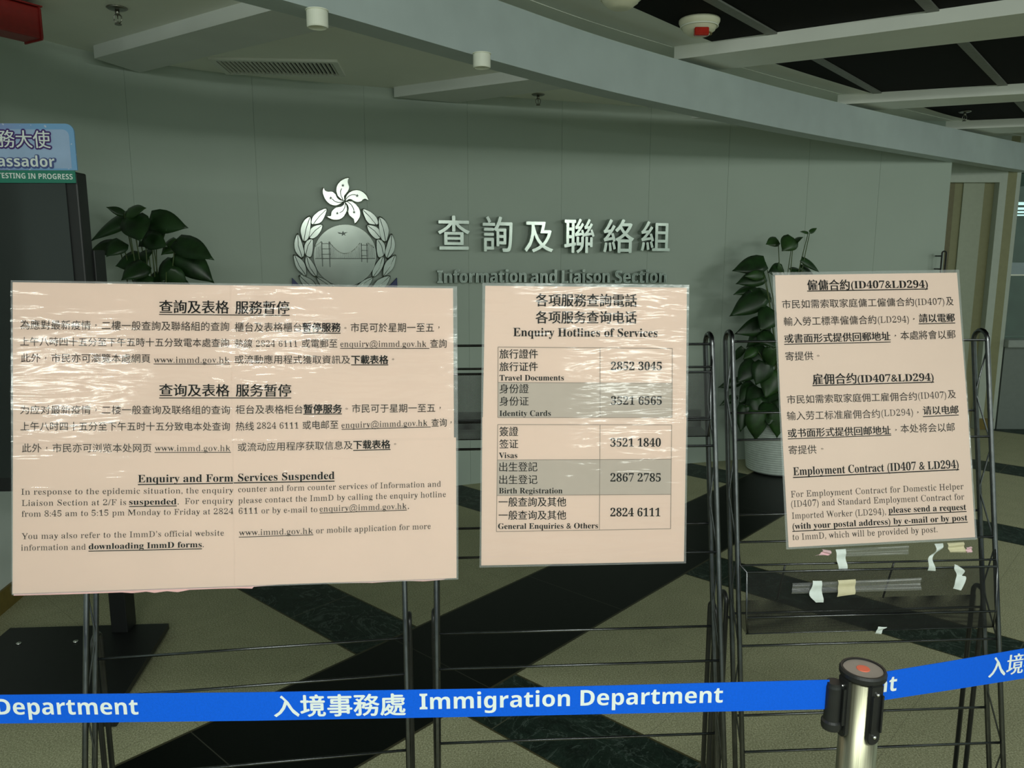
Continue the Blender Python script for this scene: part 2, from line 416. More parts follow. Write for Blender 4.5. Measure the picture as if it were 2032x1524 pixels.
def fill_outlines(sp):
    """fill each outline together with the holes inside it"""
    bb = [(q.min(0), q.max(0)) for q in sp]; n = len(sp); own = []
    for i in range(n):
        c = [j for j in range(n) if j != i and (bb[j][0] <= bb[i][0] + 1e-6).all() and (bb[j][1] >= bb[i][1] - 1e-6).all() and inside(sp[i][0], sp[j])]
        own.append(c)
    V, F, k = [], [], 0
    for i in range(n):
        if len(own[i]) % 2: continue
        grp = [sp[i]] + [sp[j] for j in range(n) if i in own[j] and len(own[j]) == len(own[i]) + 1]
        pts = np.concatenate(grp)
        F += [tuple(a + k for a in t) for t in tessellate_polygon([[Vector((p[0], p[1], 0)) for p in g] for g in grp])]
        V.append(pts); k += len(pts)
    return np.concatenate(V), F
_cache = {}
def flat_mesh(s, style, res=3):
    key = (s, style, res)
    if key in _cache: return _cache[key]
    t = {'b': bold, 'r': bold, 's': sans}.get(style, lambda x: x)(s)
    sp = splines_of(t, res)
    if style == 'r': sp = lighten(sp)
    V, F = fill_outlines(sp)
    _cache[key] = (V, F, sp); return _cache[key]
CAP = {}
def cap_h(style):
    if style not in CAP:
        V, F, sp = flat_mesh('E' if style in 'brsg' else '查', style); CAP[style] = (V[:, 1].min(), V[:, 1].max())
    return CAP[style]
PUNCT = {'，': (.40, .24), '。': (.30, .24)}
def cjk_mesh(s, w=1.0):
    """set full-width characters on a square grid, comma and stop in the middle of their cell"""
    Vs, Fs, n = [], [], 0
    for i, ch in enumerate(s):
        V, F, _ = flat_mesh('、' if False else ch, 'c')
        V = V.copy()
        if ch in PUNCT:
            V[:, 0] -= V[:, 0].min(); V[:, 1] -= V[:, 1].min()
            V *= .7; V[:, 0] += PUNCT[ch][0] * CJKW[0]; V[:, 1] += PUNCT[ch][1] * CJKW[0]
        Vs.append(V + np.array([i * CJKW[0], 0])); Fs += [tuple(k + n for k in f) for f in F]; n += len(V)
    return np.concatenate(Vs), Fs
V_, F_, _ = flat_mesh('口口', 'c'); V1_, F1_, _ = flat_mesh('口', 'c')
CJKW = [float(V_[:, 0].max() - V1_[:, 0].max())]
class Writing:
    """collects runs of writing on one plane into one flat mesh"""
    def __init__(s, plane, out=.0006): s.pl = plane; s.V = []; s.F = []; s.n = 0; s.out = out
    def add(s, V2, F, depth=None):
        y = -(s.out if depth is None else depth)
        s.V.append(np.stack([V2[:, 0], np.full(len(V2), y), V2[:, 1]], 1)); s.F += [tuple(k + s.n for k in f) for f in F]; s.n += len(V2)
    def run(s, txt, style, xl, yl, xr, yr, h, strikes=(0,), hspread=None):
        """txt between photo pixels (xl,yl) and (xr,yr); h = ink height (characters) or capital height (letters) in pixels"""
        if style == 'c': V, F = cjk_mesh(txt)
        else: V, F, _ = flat_mesh(txt, style)
        V = V.copy()
        a = s.pl.uv(xl, yl); b = s.pl.uv(xr, yr); up = s.pl.uv(xl, yl - h)
        L = np.linalg.norm(b - a); d = (b - a) / L; hh = np.linalg.norm(up - a)
        lo, hi = cap_h(style)
        x0, x1 = V[:, 0].min(), V[:, 0].max()
        sx = L / (x1 - x0); sy = hh / (hi - lo)
        X = (V[:, 0] - x0) * sx; Y = (V[:, 1] - (lo if style == 'c' else 0)) * sy
        if txt in PUNCT: Y = Y - Y.min(); Y *= .75
        pv = np.array([0, 1.0]); pv = pv - 0 * d
        for ki, k in enumerate(strikes):
            s.add(a + np.outer(X + (k if not isinstance(k, tuple) else k[0]) * hh, d) + np.outer(Y + (k[1] * hh if isinstance(k, tuple) else 0), pv), F, s.out + .00004 * ki)
    def line(s, x0, y0, x1, y1, w):
        a = s.pl.uv(x0, y0); b = s.pl.uv(x1, y1); d = (b - a) / np.linalg.norm(b - a); n = np.array([-d[1], d[0]])
        ww = w / 2 * np.linalg.norm(s.pl.uv(x0, y0) - s.pl.uv(x0 + 1, y0))
        s.add(np.array([a - n * ww, b - n * ww, b + n * ww, a + n * ww]), [(0, 1, 2, 3)])
    def fill(s, pts, depth=None): s.add(np.array([s.pl.uv(*p) for p in pts]), [tuple(range(len(pts)))], depth)
    def build(s, name, m, parent):
        me = bpy.data.meshes.new(name); me.from_pydata(np.concatenate(s.V).tolist(), [], s.F); me.update()
        return link(name, me, m, parent)
BOLD = ((0, 0), (.028, 0), (.056, 0), (.028, .02), (.028, -.02))
SEMI = ((0, 0), (.022, 0), (.040, 0))

# ------------------------------------------------------------------ the room
H = 2.57
wall_ctrl = [(-2.33, 3.60), (-2.24, 3.88), (-2.09, 4.15), (-1.81, 4.43), (-1.49, 4.63), (-0.99, 4.853), (-0.35, 5.105), (0.45, 5.39), (1.0, 5.57), (1.84, 5.80), (2.6, 5.98), (3.40, 6.14)]
wall_path = catmull(wall_ctrl, 10)
def wall_hit(px, py):
    d = ray(px, py); r = d[0] / d[1]
    for a, b in zip(wall_path, wall_path[1:]):
        fa, fb = a[0] - r * a[1], b[0] - r * b[1]
        if fa <= 0 <= fb or fb <= 0 <= fa:
            t = fa / (fa - fb); p = a + (b - a) * t
            return np.array([p[0], p[1], EYE + d[2] / d[1] * p[1]])
# wall with shallow panel joints
seams = [wall_hit(*p) for p in ((250, 200), (507, 300), (722, 200), (927, 210), (1115, 300), (1290, 300), (1447, 300), (1605, 330), (1745, 360))]
pts = [p for p in wall_path]
def splice(path, q):
    out = []; done = False
    for a, b in zip(path, path[1:]):
        out.append((a, False))
        ab = b - a; L = np.linalg.norm(ab); t = (q - a) @ ab / L / L
        if not done and 0 <= t < 1:
            u = ab / L; nrm = np.array([-u[1], u[0]]); c = a + ab * t
            out += [(c - u * .0013, False), (c - u * .0007 + nrm * .0022, False), (c + u * .0007 + nrm * .0022, False), (c + u * .0013, False)]; done = True
    out.append((path[-1], False)); return [o[0] for o in out]
for q in seams: pts = splice(pts, q[:2])
bm = bmesh.new(); back = offset_path(wall_path, .12)
prism(bm, [tuple(p) for p in pts] + [tuple(p) for p in back[::-1]], 0, 2.60)
struct(obj('wall_back', bm, M['wall'])); bpy.data.objects['wall_back']['label'] = 'curved grey panelled wall behind the racks'
bm = bmesh.new()
prism(bm, [(-2.14, 2.2), (-2.30, 3.60), (-2.34, 3.66), (-2.75, 3.66), (-2.75, 2.2)], 0, 2.60); struct(obj('wall_left', bm, M['white_wall']))
bm = bmesh.new()
prism(bm, [(-2.128, 2.2), (-2.288, 3.598), (-2.30, 3.60), (-2.14, 2.2)], 0, .10); struct(obj('baseboard_left', bm, M['gold']))
bm = bmesh.new(); box(bm, (1.5, 3.5, -.05), (16, 16, .1)); struct(obj('floor', bm, M['floor']))

beam_ctrl = [(-1.9, 1.0), (-1.25, 1.68), (-0.653, 2.335), (-0.488, 2.52), (-0.254, 2.80), (-0.03, 3.06), (0.405, 3.53), (0.98, 4.065), (1.737, 4.725), (2.733, 5.51), (4.33, 6.71), (5.6, 7.6)]
beam_path = catmull(beam_ctrl, 8)
# one ceiling over the desk area, behind the bulkhead
bm = bmesh.new()
inner = offset_path(beam_path, .09)
prism(bm, [tuple(p) for p in inner] + [(5.6, 10.0), (-3.2, 10.0), (-3.2, 1.0)], H, H + .1)
struct(obj('ceiling', bm, M['ceiling']))
# dark open-mesh ceiling over the corridor, with its pale border strip
bm = bmesh.new()
strip = catmull([(-1.9, .74), (-1.2, 1.50), (-.55, 2.24), (0.0, 2.86), (.469, 3.365), (.98, 3.937), (1.43, 4.362), (2.22, 5.054), (2.77, 5.50), (3.52, 6.11), (5.6, 7.50)], 8)
prism(bm, [tuple(p) for p in strip] + [(7.5, 7.6), (7.5, -5.2), (-4.5, -5.2), (-4.5, 1.0)], H, H + .1)
struct(obj('ceiling.001', bm, M['dark_tile']))
bm = bmesh.new()
prism(bm, [tuple(p) for p in strip] + [tuple(p) for p in inner[::-1]], H + .002, H + .1)
struct(obj('trim_1', bm, M['ceiling_band']))
# bulkhead fascia
bm = bmesh.new()
prism(bm, [tuple(p) for p in beam_path] + [tuple(p) for p in offset_path(beam_path, .105)[::-1]], 2.27, 2.485)
struct(obj('trim_2', bm, M['fascia'])); bpy.data.objects['trim_2']['label'] = 'curved pale bulkhead beam crossing the ceiling'
# set-down boxes on the desk side
def ray_beam(name, poly, z0, z1, m):
    bm = bmesh.new(); prism(bm, poly, z0, z1); return struct(obj(name, bm, m))
ray_beam('trim_3', [(-2.05, 3.985), (-0.55, 2.965), (-0.42, 3.235), (-1.97, 4.28)], 2.51, H + .01, M['beam_grey'])
ray_beam('trim_4', [(-0.72, 4.917), (0.42, 4.256), (0.60, 4.477), (-0.345, 5.085)], 2.51, H + .01, M['beam_grey'])
ray_beam('trim_5', [(1.17, 5.71), (1.55, 5.45), (1.65, 5.60), (1.40, 5.76)], 2.51, H + .01, M['beam_grey'])
# corridor beams
ray_beam('trim_6', [(0.80, 4.01), (3.6, 2.35), (3.95, 2.69), (1.05, 4.235)], 2.51, H + .01, M['ceiling_band'])
ray_beam('trim_7', [(2.08, 5.145), (4.9, 4.19), (5.2, 4.30), (2.33, 5.367)], 2.51, H + .01, M['ceiling_band'])
ray_beam('trim_8', [(3.29, 6.13), (5.4, 5.55), (5.6, 5.86), (3.60, 6.374)], 2.51, H + .01, M['ceiling_band'])
# grid bars in the dark ceiling
def bar(name, a, b, w):
    a, b = np.array(a), np.array(b); d = (b - a) / np.linalg.norm(b - a); n = np.array([-d[1], d[0]]) * w / 2
    return ray_beam(name, [tuple(a - n), tuple(b - n), tuple(b + n), tuple(a + n)], H - .008, H + .01, M['tbar'])
bar('trim_9', (0.30, 2.70), (2.45, 5.25), .045)
bar('trim_10', (1.30, 2.88), (3.72, 5.77), .045)
bar('trim_11', (2.55, 3.1), (4.9, 5.9), .045)

# ------------------------------------------------------------------ far right: door, pillar, counter behind glass
DY = 6.85
def X(px, py, Y=DY): return float(at_y(px, py, Y)[0])
x_l, x_d, x_f, x_p = X(1877, 450) - .30, X(1945, 450), X(1975, 450), X(2016, 450)
zt = float(at_y(1930, 362, DY)[2]); zh = float(at_y(1930, 347, DY)[2])
def front(name, xa, xb, za, zb, m, y=DY, dep=.14, parent=None):
    bm = bmesh.new(); box(bm, ((xa + xb) / 2, y + dep / 2, (za + zb) / 2), (xb - xa, dep, zb - za)); return obj(name, bm, m, parent)
d1 = struct(front('door_1', x_l, X(1978, 450, DY + .07), .0, zt + .02, M['door'], DY + .07, .05))
xa, xb = X(1905, 450, DY + .055), X(1946, 450, DY + .055)
front('door_panel', xa, xb, .0, zt + .0, M['door_panel'], DY + .055, .014, d1)
front('door_stile', x_l, X(1888, 450, DY + .055), .0, zt - .0, M['door_dark'], DY + .055, .014, d1)
struct(front('trim_12', x_l, x_f, zh, 2.62, M['frame'], DY, .12))
struct(front('trim_13', x_l, x_f, zt, zh, M['frame'], DY - .012, .13))
xe, xg = X(1990, 450), X(2008, 450)
struct(front('trim_14', x_f, xe, 0, 2.62, M['frame'], DY, .16))
struct(front('wall_right', xe, xg, 0, 2.62, M['door'], DY, .30))
struct(front('trim_15', xg, x_p, 0, 2.62, M['frame'], DY, .30))
struct(front('baseboard_right', x_f - .005, xg + .005, 0, .10, M['gold'], DY - .018, .015))
# window wall beside the pillar and what lies behind it
w1 = thing('window_1', 'dark office window at the far right edge behind a low counter', None, (x_p, DY, 0)); w1['kind'] = 'structure'
bm = bmesh.new(); box(bm, (.95, .10, 1.58), (1.9, .008, 1.60)); obj('window_pane', bm, M['glass'], w1)
zl = float(at_y(2025, 533, DY)[2])
bm = bmesh.new(); box(bm, (.95, .06, zl), (1.9, .10, .105)); obj('window_ledge', bm, M['blue_grey'], w1)
bm = bmesh.new(); box(bm, (.95, .03, zl - .056), (1.9, .06, .012)); obj('ledge_edge', bm, M['lamp'], w1)
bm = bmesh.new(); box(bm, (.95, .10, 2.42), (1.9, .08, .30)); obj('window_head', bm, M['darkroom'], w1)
zc = float(at_y(2010, 680, DY)[2])
ct = thing('service_counter', 'grey low service counter under the office window at the right edge', 'counter', (x_p + .005, DY - .02, 0))
bm = bmesh.new(); box(bm, (.90, .16, (zc - .04) / 2), (1.78, .28, zc - .04)); obj('front_panel', bm, M['counter'], ct)
bm = bmesh.new(); box(bm, (.92, .14, zc - .005), (1.84, .36, .07)); bevel_all(bm, .008); obj('counter_top', bm, M['counter_top'], ct)
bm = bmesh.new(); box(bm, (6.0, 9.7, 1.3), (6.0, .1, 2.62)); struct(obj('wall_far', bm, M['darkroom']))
for i, py in enumerate((404, 414, 421, 427)):
    z = float(at_y(2025, py, 9.0)[2]); x0 = float(at_y(2022, py, 9.0)[0])
    t = thing('tube_lamp', ('top', 'second', 'third', 'lowest')[i] + ' white lit tube of the four seen through the office window', 'lamp', (x0, 9.0, z), group='lit tubes in the office')
    bm = bmesh.new(); tube(bm, [(-.1, 0, 0), (1.4, 0, 0)], (.017, .013, .010, .008)[i], 10); obj('tube', bm, M['tube'], t)
    bm = bmesh.new(); box(bm, (.65, .03, .0), (1.5, .02, .012)); box(bm, (.65, .36, 0), (.06, .62, .02)); obj('bracket', bm, M['black'], t)
pl = thing('office_chair', 'dark office chair back just visible through the window behind the counter', 'chair', (6.15, 8.2, 0))
bm = bmesh.new(); box(bm, (0, 0, 1.02), (.50, .08, .55)); bevel_all(bm, .03); obj('backrest', bm, M['plastic'], pl)
bm = bmesh.new(); box(bm, (0, -.25, .50), (.50, .48, .09)); bevel_all(bm, .03); obj('seat', bm, M['plastic'], pl)
bm = bmesh.new(); tube(bm, [(0, -.2, .03), (0, -.2, .48)], .03); box(bm, (0, -.2, .02), (.5, .06, .04)); box(bm, (0, -.2, .02), (.06, .5, .04)); box(bm, (0, .02, .7), (.05, .03, .5)); obj('pedestal', bm, M['chrome'], pl)
# pull handle on the end of the grey wall
hp = at_y(1872, 521, 6.02)
ph = thing('pull_handle', 'small black D shaped pull handle at the right end of the grey wall', 'handle', tuple(hp))
bm = bmesh.new(); hs = .085
loop = [(-.016, 0, hs - .012), (-.013, 0, hs - .004), (-.006, 0, hs), (.006, 0, hs), (.013, 0, hs - .004), (.016, 0, hs - .012)]
tube(bm, loop + [(p[0], p[1], -p[2]) for p in loop[::-1]], .0062, 8, True); obj('grip', bm, M['black'], ph, True)
for z in (-.05, .05): bm = bmesh.new(); tube(bm, [(-.016, 0, z), (-.010, .10, z)], .005, 8); obj('mounting_pin', bm, M['black'], ph, True)

# ------------------------------------------------------------------ ceiling fittings
def downlight(px, py, label):
    c = at_z(px, py, 2.27)
    t = thing('downlight', label, 'lamp', (c[0], c[1], 2.27), group='white cylinder downlights')
    bm = bmesh.new(); lathe(bm, [(.002, -.001), (.029, -.001), (.0315, -.005), (.0315, -.046), (.0295, -.050), (.026, -.050), (.025, -.040), (.002, -.038)], 36); obj('housing', bm, M['lamp'], t, False)
    bm = bmesh.new(); lathe(bm, [(.002, 0), (.0335, 0), (.034, -.001), (.0335, -.003), (.002, -.003)], 36); obj('mounting_plate', bm, M['lamp'], t)
downlight(629, 20, 'white cylinder downlight nearest the red box, under the bulkhead edge')
downlight(956, 106, 'white cylinder downlight above the wall lettering, under the bulkhead edge')
def sprinkler(px, py, label, z=H):
    c = at_z(px, py, z)
    t = thing('sprinkler', label, 'sprinkler', (c[0], c[1], z), group='ceiling sprinkler heads')
    bm = bmesh.new(); lathe(bm, [(.002, 0), (.040, 0), (.042, -.003), (.034, -.008), (.014, -.010), (.002, -.010)], 32); obj('escutcheon', bm, M['chrome'], t, True)
    bm = bmesh.new(); tube(bm, [(0, 0, -.008), (0, 0, -.030)], .009, 12)
    for s in (-1, 1): tube(bm, [(s * .006, 0, -.026), (s * .015, 0, -.034), (s * .015, 0, -.050), (s * .004, 0, -.064)], .0028, 8)
    tube(bm, [(0, 0, -.03), (0, 0, -.062)], .0022, 8); obj('frame', bm, M['chrome'], t, True)
    bm = bmesh.new(); lathe(bm, [(.002, -.064), (.013, -.064), (.014, -.066), (.013, -.068), (.002, -.068)], 24); obj('deflector', bm, M['chrome'], t)
sprinkler(232, 15, 'metal sprinkler head on the white ceiling beside the red box')
sprinkler(1068, 187, 'small dark sprinkler head beside the ceiling box above the wall lettering')
sprinkler(1915, 221, 'pale sprinkler head in the dark ceiling at the far right')
def detector(px, py, label, red):
    c = at_z(px, py, H)
    t = thing('smoke_detector', label, 'smoke detector', (c[0], c[1], H), group='cream ceiling detectors')
    bm = bmesh.new(); lathe(bm, [(.002, 0), (.084, 0), (.088, -.004), (.088, -.014), (.080, -.030), (.074, -.034), (.068, -.048), (.060, -.053), (.045, -.066), (.03, -.070), (.002, -.070)], 48); obj('body', bm, M['cream'], t, True)
    bm = bmesh.new(); tube(bm, [(.079 * math.cos(a), .079 * math.sin(a), -.032) for a in np.linspace(0, 2 * math.pi, 40)[:-1]], .0035, 6, True); obj('ring', bm, M['lamp'], t, True)
    if red:
        bm = bmesh.new(); box(bm, (-.004, -.062, -.068), (.062, .026, .034)); bevel_all(bm, .005); obj('indicator_lens', bm, M['redglow'], t)
        bm = bmesh.new()
        for k in range(9):
            a = -1.15 + k * .16; box(bm, (.052 * math.cos(a), .052 * math.sin(a), -.0625), (.007, .004, .004))
        obj('vent_mark', bm, M['gold'], t)
detector(1388, 38, 'cream round smoke detector with a red indicator on the dark ceiling', True)
detector(1232, -20, 'cream round detector cut off by the top edge of the photo', False)
# air vent
t = thing('air_vent', 'white rectangular slatted air vent in the ceiling above the left plant', 'vent', (-1.26, 4.40, H), (0, 0, math.radians(5)))
bm = bmesh.new()
for c, s in (((0, -.155, -.006), (.66, .03, .014)), ((0, .155, -.006), (.66, .03, .014)), ((-.315, 0, -.006), (.03, .28, .014)), ((.315, 0, -.006), (.03, .28, .014))): box(bm, c, s)
obj('frame', bm, M['ceiling_band'], t)
bm = bmesh.new(); box(bm, (0, 0, -.001), (.62, .29, .002)); obj('backing', bm, M['black'], t)
bm = bmesh.new()
for k in range(27): box(bm, (-.29 + k * .0223, 0, -.007), (.003, .285, .012), Matrix.Rotation(.5, 3, 'Y'))
obj('slats', bm, M['ceiling_band'], t)
# red box near the left corner
ra = at_z(84, 40, 2.50); rb = at_z(0, 12, 2.50)
dv = Vector((rb[0] - ra[0], rb[1] - ra[1], 0))
t = thing('red_box', 'red painted steel box under the ceiling in the top left corner', 'box', (ra[0], ra[1], 2.40), (0, 0, math.atan2(-.86, -.50)))
bm = bmesh.new(); box(bm, (.40, -.055, .085), (.80, .115, .12)); bevel_all(bm, .006); obj('housing', bm, M['redbox'], t)
bm = bmesh.new(); box(bm, (.012, -.055, .085), (.006, .128, .132)); box(bm, (.40, -.055, .150), (.80, .128, .006)); obj('lid', bm, M['redbox'], t)
bm = bmesh.new(); tube(bm, [(.25, -.055, .14), (.25, -.055, .172)], .012); obj('hanger', bm, M['redbox'], t)

# ------------------------------------------------------------------ display totem at the left
TY = 2.86
tp = Plane((-1.85, TY, 0), (1, 0.03, 0), (0, 0, 1))
tot = thing('display_totem', 'tall black display stand with a blue service ambassador header at left', 'display stand', matrix=tp.mat())
def tuv(*p): return tp.uv(*p)
a = tuv(150, 345); b = tuv(168, 500); z0 = tuv(20, 976)[1]; zt_ = tuv(150, 341)[1]; xr = (a[0] + b[0]) / 2
bm = bmesh.new(); box(bm, (xr - .23, .035, (z0 + zt_) / 2), (.46, .07, zt_ - z0)); bevel_all(bm, .006); obj('cabinet', bm, M['totem'], tot)
xs = (tuv(134, 370)[0] + tuv(146, 545)[0]) / 2
bm = bmesh.new(); box(bm, (xs - .19, -.004, (z0 + zt_) / 2 + .02), (.38, .006, zt_ - z0 - .075)); obj('screen', bm, M['screen'], tot)
bm = bmesh.new()
CYF = 2.925
cxa, cxb = at_y(221, 1262, CYF)[0], at_y(253, 1262, CYF)[0]; cz = float(at_y(185, 496, CYF)[2])
lc = ((cxa + cxb) / 2 + 1.85, CYF + .04 - TY)
box(bm, (lc[0], lc[1], cz / 2 + .017), (cxb - cxa, .08, cz - .034)); bevel_all(bm, .003); obj('column', bm, M['totem'], tot); lx = lc[0] - .06
bm = bmesh.new(); box(bm, (lx - .0, .10, 1.25), (.12, .06, .30)); obj('bracket', bm, M['totem'], tot)
BZ = .035
pb = [at_z(335, 1237, BZ), at_z(250, 1372, BZ), at_z(226, 1408, BZ), at_z(-190, 1420, BZ), at_z(20, 1246, BZ)]
bm = bmesh.new(); loc = [((p - tp.o) @ tp.x, (p - tp.o) @ tp.y) for p in pb]; prism(bm, loc[::-1], .012, BZ); obj('base_plate', bm, M['totem'], tot)
for px, py in ((37, 1278), (150, 1274)):
    bm = bmesh.new(); p = at_z(px, py, BZ); lathe(bm, [(.002, 0), (.011, 0), (.009, .006), (.002, .008)], 16, ((p - tp.o) @ tp.x, (p - tp.o) @ tp.y, BZ)); obj('bolt', bm, M['screw'], tot, True)
cp = at_z(216, 1447, 0); clx, cly = (cp - tp.o) @ tp.x, (cp - tp.o) @ tp.y
bm = bmesh.new(); tube(bm, [(clx - .018, cly + .02, .022), (clx + .018, cly + .02, .022)], .022, 20); obj('caster', bm, M['plastic'], tot, True)
# header placard
bm = bmesh.new()
def rrect(x0, x1, z0, z1, r, corners=(1, 1, 1, 1), n=8):
    P = []
    for (cx, cz, a0, on) in ((x1 - r, z0 + r, -90, corners[0]), (x1 - r, z1 - r, 0, corners[1]), (x0 + r, z1 - r, 90, corners[2]), (x0 + r, z0 + r, 180, corners[3])):
        if on: P += [(cx + r * math.cos(math.radians(a0 + 90 * k / n)), cz + r * math.sin(math.radians(a0 + 90 * k / n))) for k in range(n + 1)]
        else: P.append((cx + r * (1 if a0 in (-90, 0) else -1), cz + r * (-1 if a0 in (-90, 180) else 1)))
    return P
e = tuv(155, 300); zz0 = tuv(150, 339)[1]; zz1 = tuv(120, 247)[1]
slab_xz(bm, rrect(e[0] - .46, e[0], zz0, zz1, .028, (0, 1, 1, 0)), -.012, -.018); hd = obj('header_board', bm, M['placard'], tot)
bm = bmesh.new(); slab_xz(bm, rrect(e[0] - .445, e[0] - .018, zz0 + .006, zz1 - .020, .022, (0, 1, 1, 0)), -.018, -.0186); obj('header_panel', bm, M['placard_in'], hd)
bm = bmesh.new(); g0 = tuv(150, 364)[1]; slab_xz(bm, rrect(e[0] - .46, tuv(154, 352)[0], g0, zz0 - .001, .01, (0, 0, 0, 0)), -.011, -.016); ts = obj('testing_strip', bm, M['teal'], tot)
PUR = tuple((.10 * math.cos(a), .10 * math.sin(a)) for a in np.linspace(0, 2 * math.pi, 13)[:-1])
W = Writing(tp, .0195)
W.run('服務大使', 'c', -31, 292.0, 107, 294.5, 33, PUR); W.build('heading_outline', M['purple'], hd)
W = Writing(tp, .0205); W.run('服務大使', 'c', -31, 292.0, 107, 294.5, 33, ((-.012, 0), (.012, 0))); W.build('heading', M['white_print'], hd)
NAV = tuple((.13 * math.cos(a) + .05, .13 * math.sin(a) - .04) for a in np.linspace(0, 2 * math.pi, 13)[:-1])
W = Writing(tp, .0195); W.run('Ambassador', 's', -66, 330.5, 115.5, 332.5, 21, NAV); W.build('subheading_outline', M['navy'], hd)
W = Writing(tp, .0205); W.run('Ambassador', 's', -66, 330.5, 115.5, 332.5, 21); W.build('subheading', M['white_print'], hd)
W = Writing(tp, .0168); W.run('TESTING IN PROGRESS', 's', 1, 354.3, 149.5, 357, 10.6); W.build('lettering', M['white_print'], ts)

# ------------------------------------------------------------------ emblem and lettering on the wall
def wall_plane(pxa, pxb, py, out=.0):
    a = wall_hit(pxa, py); b = wall_hit(pxb, py); x = np.array([b[0] - a[0], b[1] - a[1], 0]); x /= np.linalg.norm(x)
    n = np.array([-x[1], x[0], 0]); c = (a + b) / 2; c[2] = 0
    # push to the frontmost point of the wall between a and b
    lo = min([((np.array([p[0], p[1], 0]) - c) @ n) for p in wall_path if min(a[0], b[0]) <= p[0] <= max(a[0], b[0])] + [0])
    return Plane(c + n * (lo - out), x, (0, 0, 1))
ep = wall_plane(575, 790, 480, .012)
emb = thing('wall_emblem', 'large silver metal crest with flower, wreath and bridge disc on grey wall', 'emblem', matrix=ep.mat())
def ec(x, y): return tuple(ep.uv(570 + x / 6.626, 340 + y / 6.626))
def smooth(poly, n=5): 
    P = [np.array(p, float) for p in poly]; k = len(P); out = []
    for i in range(k):
        a, b, c, d = P[i - 1], P[i], P[(i + 1) % k], P[(i + 2) % k]
        for t in np.linspace(0, 1, n, endpoint=False): out.append(tuple(.5 * ((2 * b) + (c - a) * t + (2 * a - 5 * b + 4 * c - d) * t ** 2 + (3 * b - a - 3 * c + d) * t ** 3)))
    return out
def plate(poly, y0, y1, name, m, parent, n=5, dome=.004):
    """raised plate with a softly rounded edge"""
    pl_ = [np.array(ec(*p)) for p in (smooth(poly, n) if n > 1 else poly)]
    A = sum(p[0] * q[1] - q[0] * p[1] for p, q in zip(pl_, pl_[1:] + pl_[:1]))
    if A < 0: pl_ = pl_[::-1]
    bm = bmesh.new(); c = sum(pl_) / len(pl_); k = len(pl_)
    r0 = [bm.verts.new((p[0], y0, p[1])) for p in pl_]; r1 = [bm.verts.new((p[0], y1, p[1])) for p in pl_]
    q = [p + (c - p) * .10 for p in pl_]; r2 = [bm.verts.new((p[0], y1 - dome, p[1])) for p in q]
    for A_, B_ in ((r0, r1), (r1, r2)):
        for i in range(k): bm.faces.new((A_[i], A_[(i + 1) % k], B_[(i + 1) % k], B_[i]))
    f = bm.faces.new(r2); bmesh.ops.triangulate(bm, faces=[f])
    return obj(name, bm, m, parent)
def stroke(pts, w, y, name, m, parent):
    """thin raised line on the emblem"""
    P = [np.array(ec(*p)) for p in pts]; bm = bmesh.new(); s = w / 6.626 * .0032
    tube(bm, [(p[0], y, p[1]) for p in P], s, 6); return obj(name, bm, m, parent, True)
petals = [
 [(805, 80), (760, 85), (700, 115), (650, 165), (627, 225), (630, 290), (655, 345), (700, 385), (738, 402), (735, 345), (760, 305), (795, 260), (808, 215), (800, 170), (785, 125), (795, 97)],
 [(1068, 383), (1050, 335), (1010, 285), (950, 250), (880, 243), (810, 268), (765, 310), (745, 360), (748, 392), (790, 370), (830, 375), (870, 400), (920, 413), (970, 400), (992, 375), (1030, 365)],
 [(882, 700), (930, 650), (955, 590), (955, 530), (930, 470), (885, 420), (830, 390), (785, 385), (752, 402), (780, 440), (795, 490), (787, 540), (800, 580), (835, 615), (868, 645)],
 [(500, 603), (545, 632), (600, 648), (670, 645), (725, 615), (765, 560), (782, 500), (775, 440), (750, 405), (742, 432), (705, 460), (650, 470), (600, 495), (565, 540), (555, 595)],
 [(458, 210), (445, 260), (455, 315), (490, 385), (540, 435), (600, 460), (660, 455), (715, 425), (742, 402), (690, 385), (650, 350), (625, 300), (580, 265), (520, 265), (475, 245)]]
stars = [(722, 190), (908, 325), (868, 540), (648, 555), (562, 355)]
veins = [[(725, 385), (695, 320), (688, 270), (705, 230)], [(750, 385), (790, 335), (840, 310), (890, 312)], [(770, 395), (830, 440), (858, 490), (866, 520)], [(755, 420), (745, 480), (720, 525), (680, 548)], [(725, 405), (660, 415), (610, 395), (580, 365)]]
for P_, st, vn in zip(petals, stars, veins):
    pe = plate(P_, .012, -.022, 'petal', M['emblem_light'], emb, 4)
    stroke(vn, 5, -.0262, 'petal_vein', M['emblem_dark'], pe)
    bm = bmesh.new(); sp = []
    for k in range(10):
        r = 26 if k % 2 == 0 else 10; a_ = -math.pi / 2 + k * math.pi / 5; sp.append(ec(st[0] + r * math.cos(a_), st[1] + r * math.sin(a_)))
    slab_xz(bm, sp[::-1], -.024, -.0268); obj('petal_star', bm, M['emblem_dark'], pe)
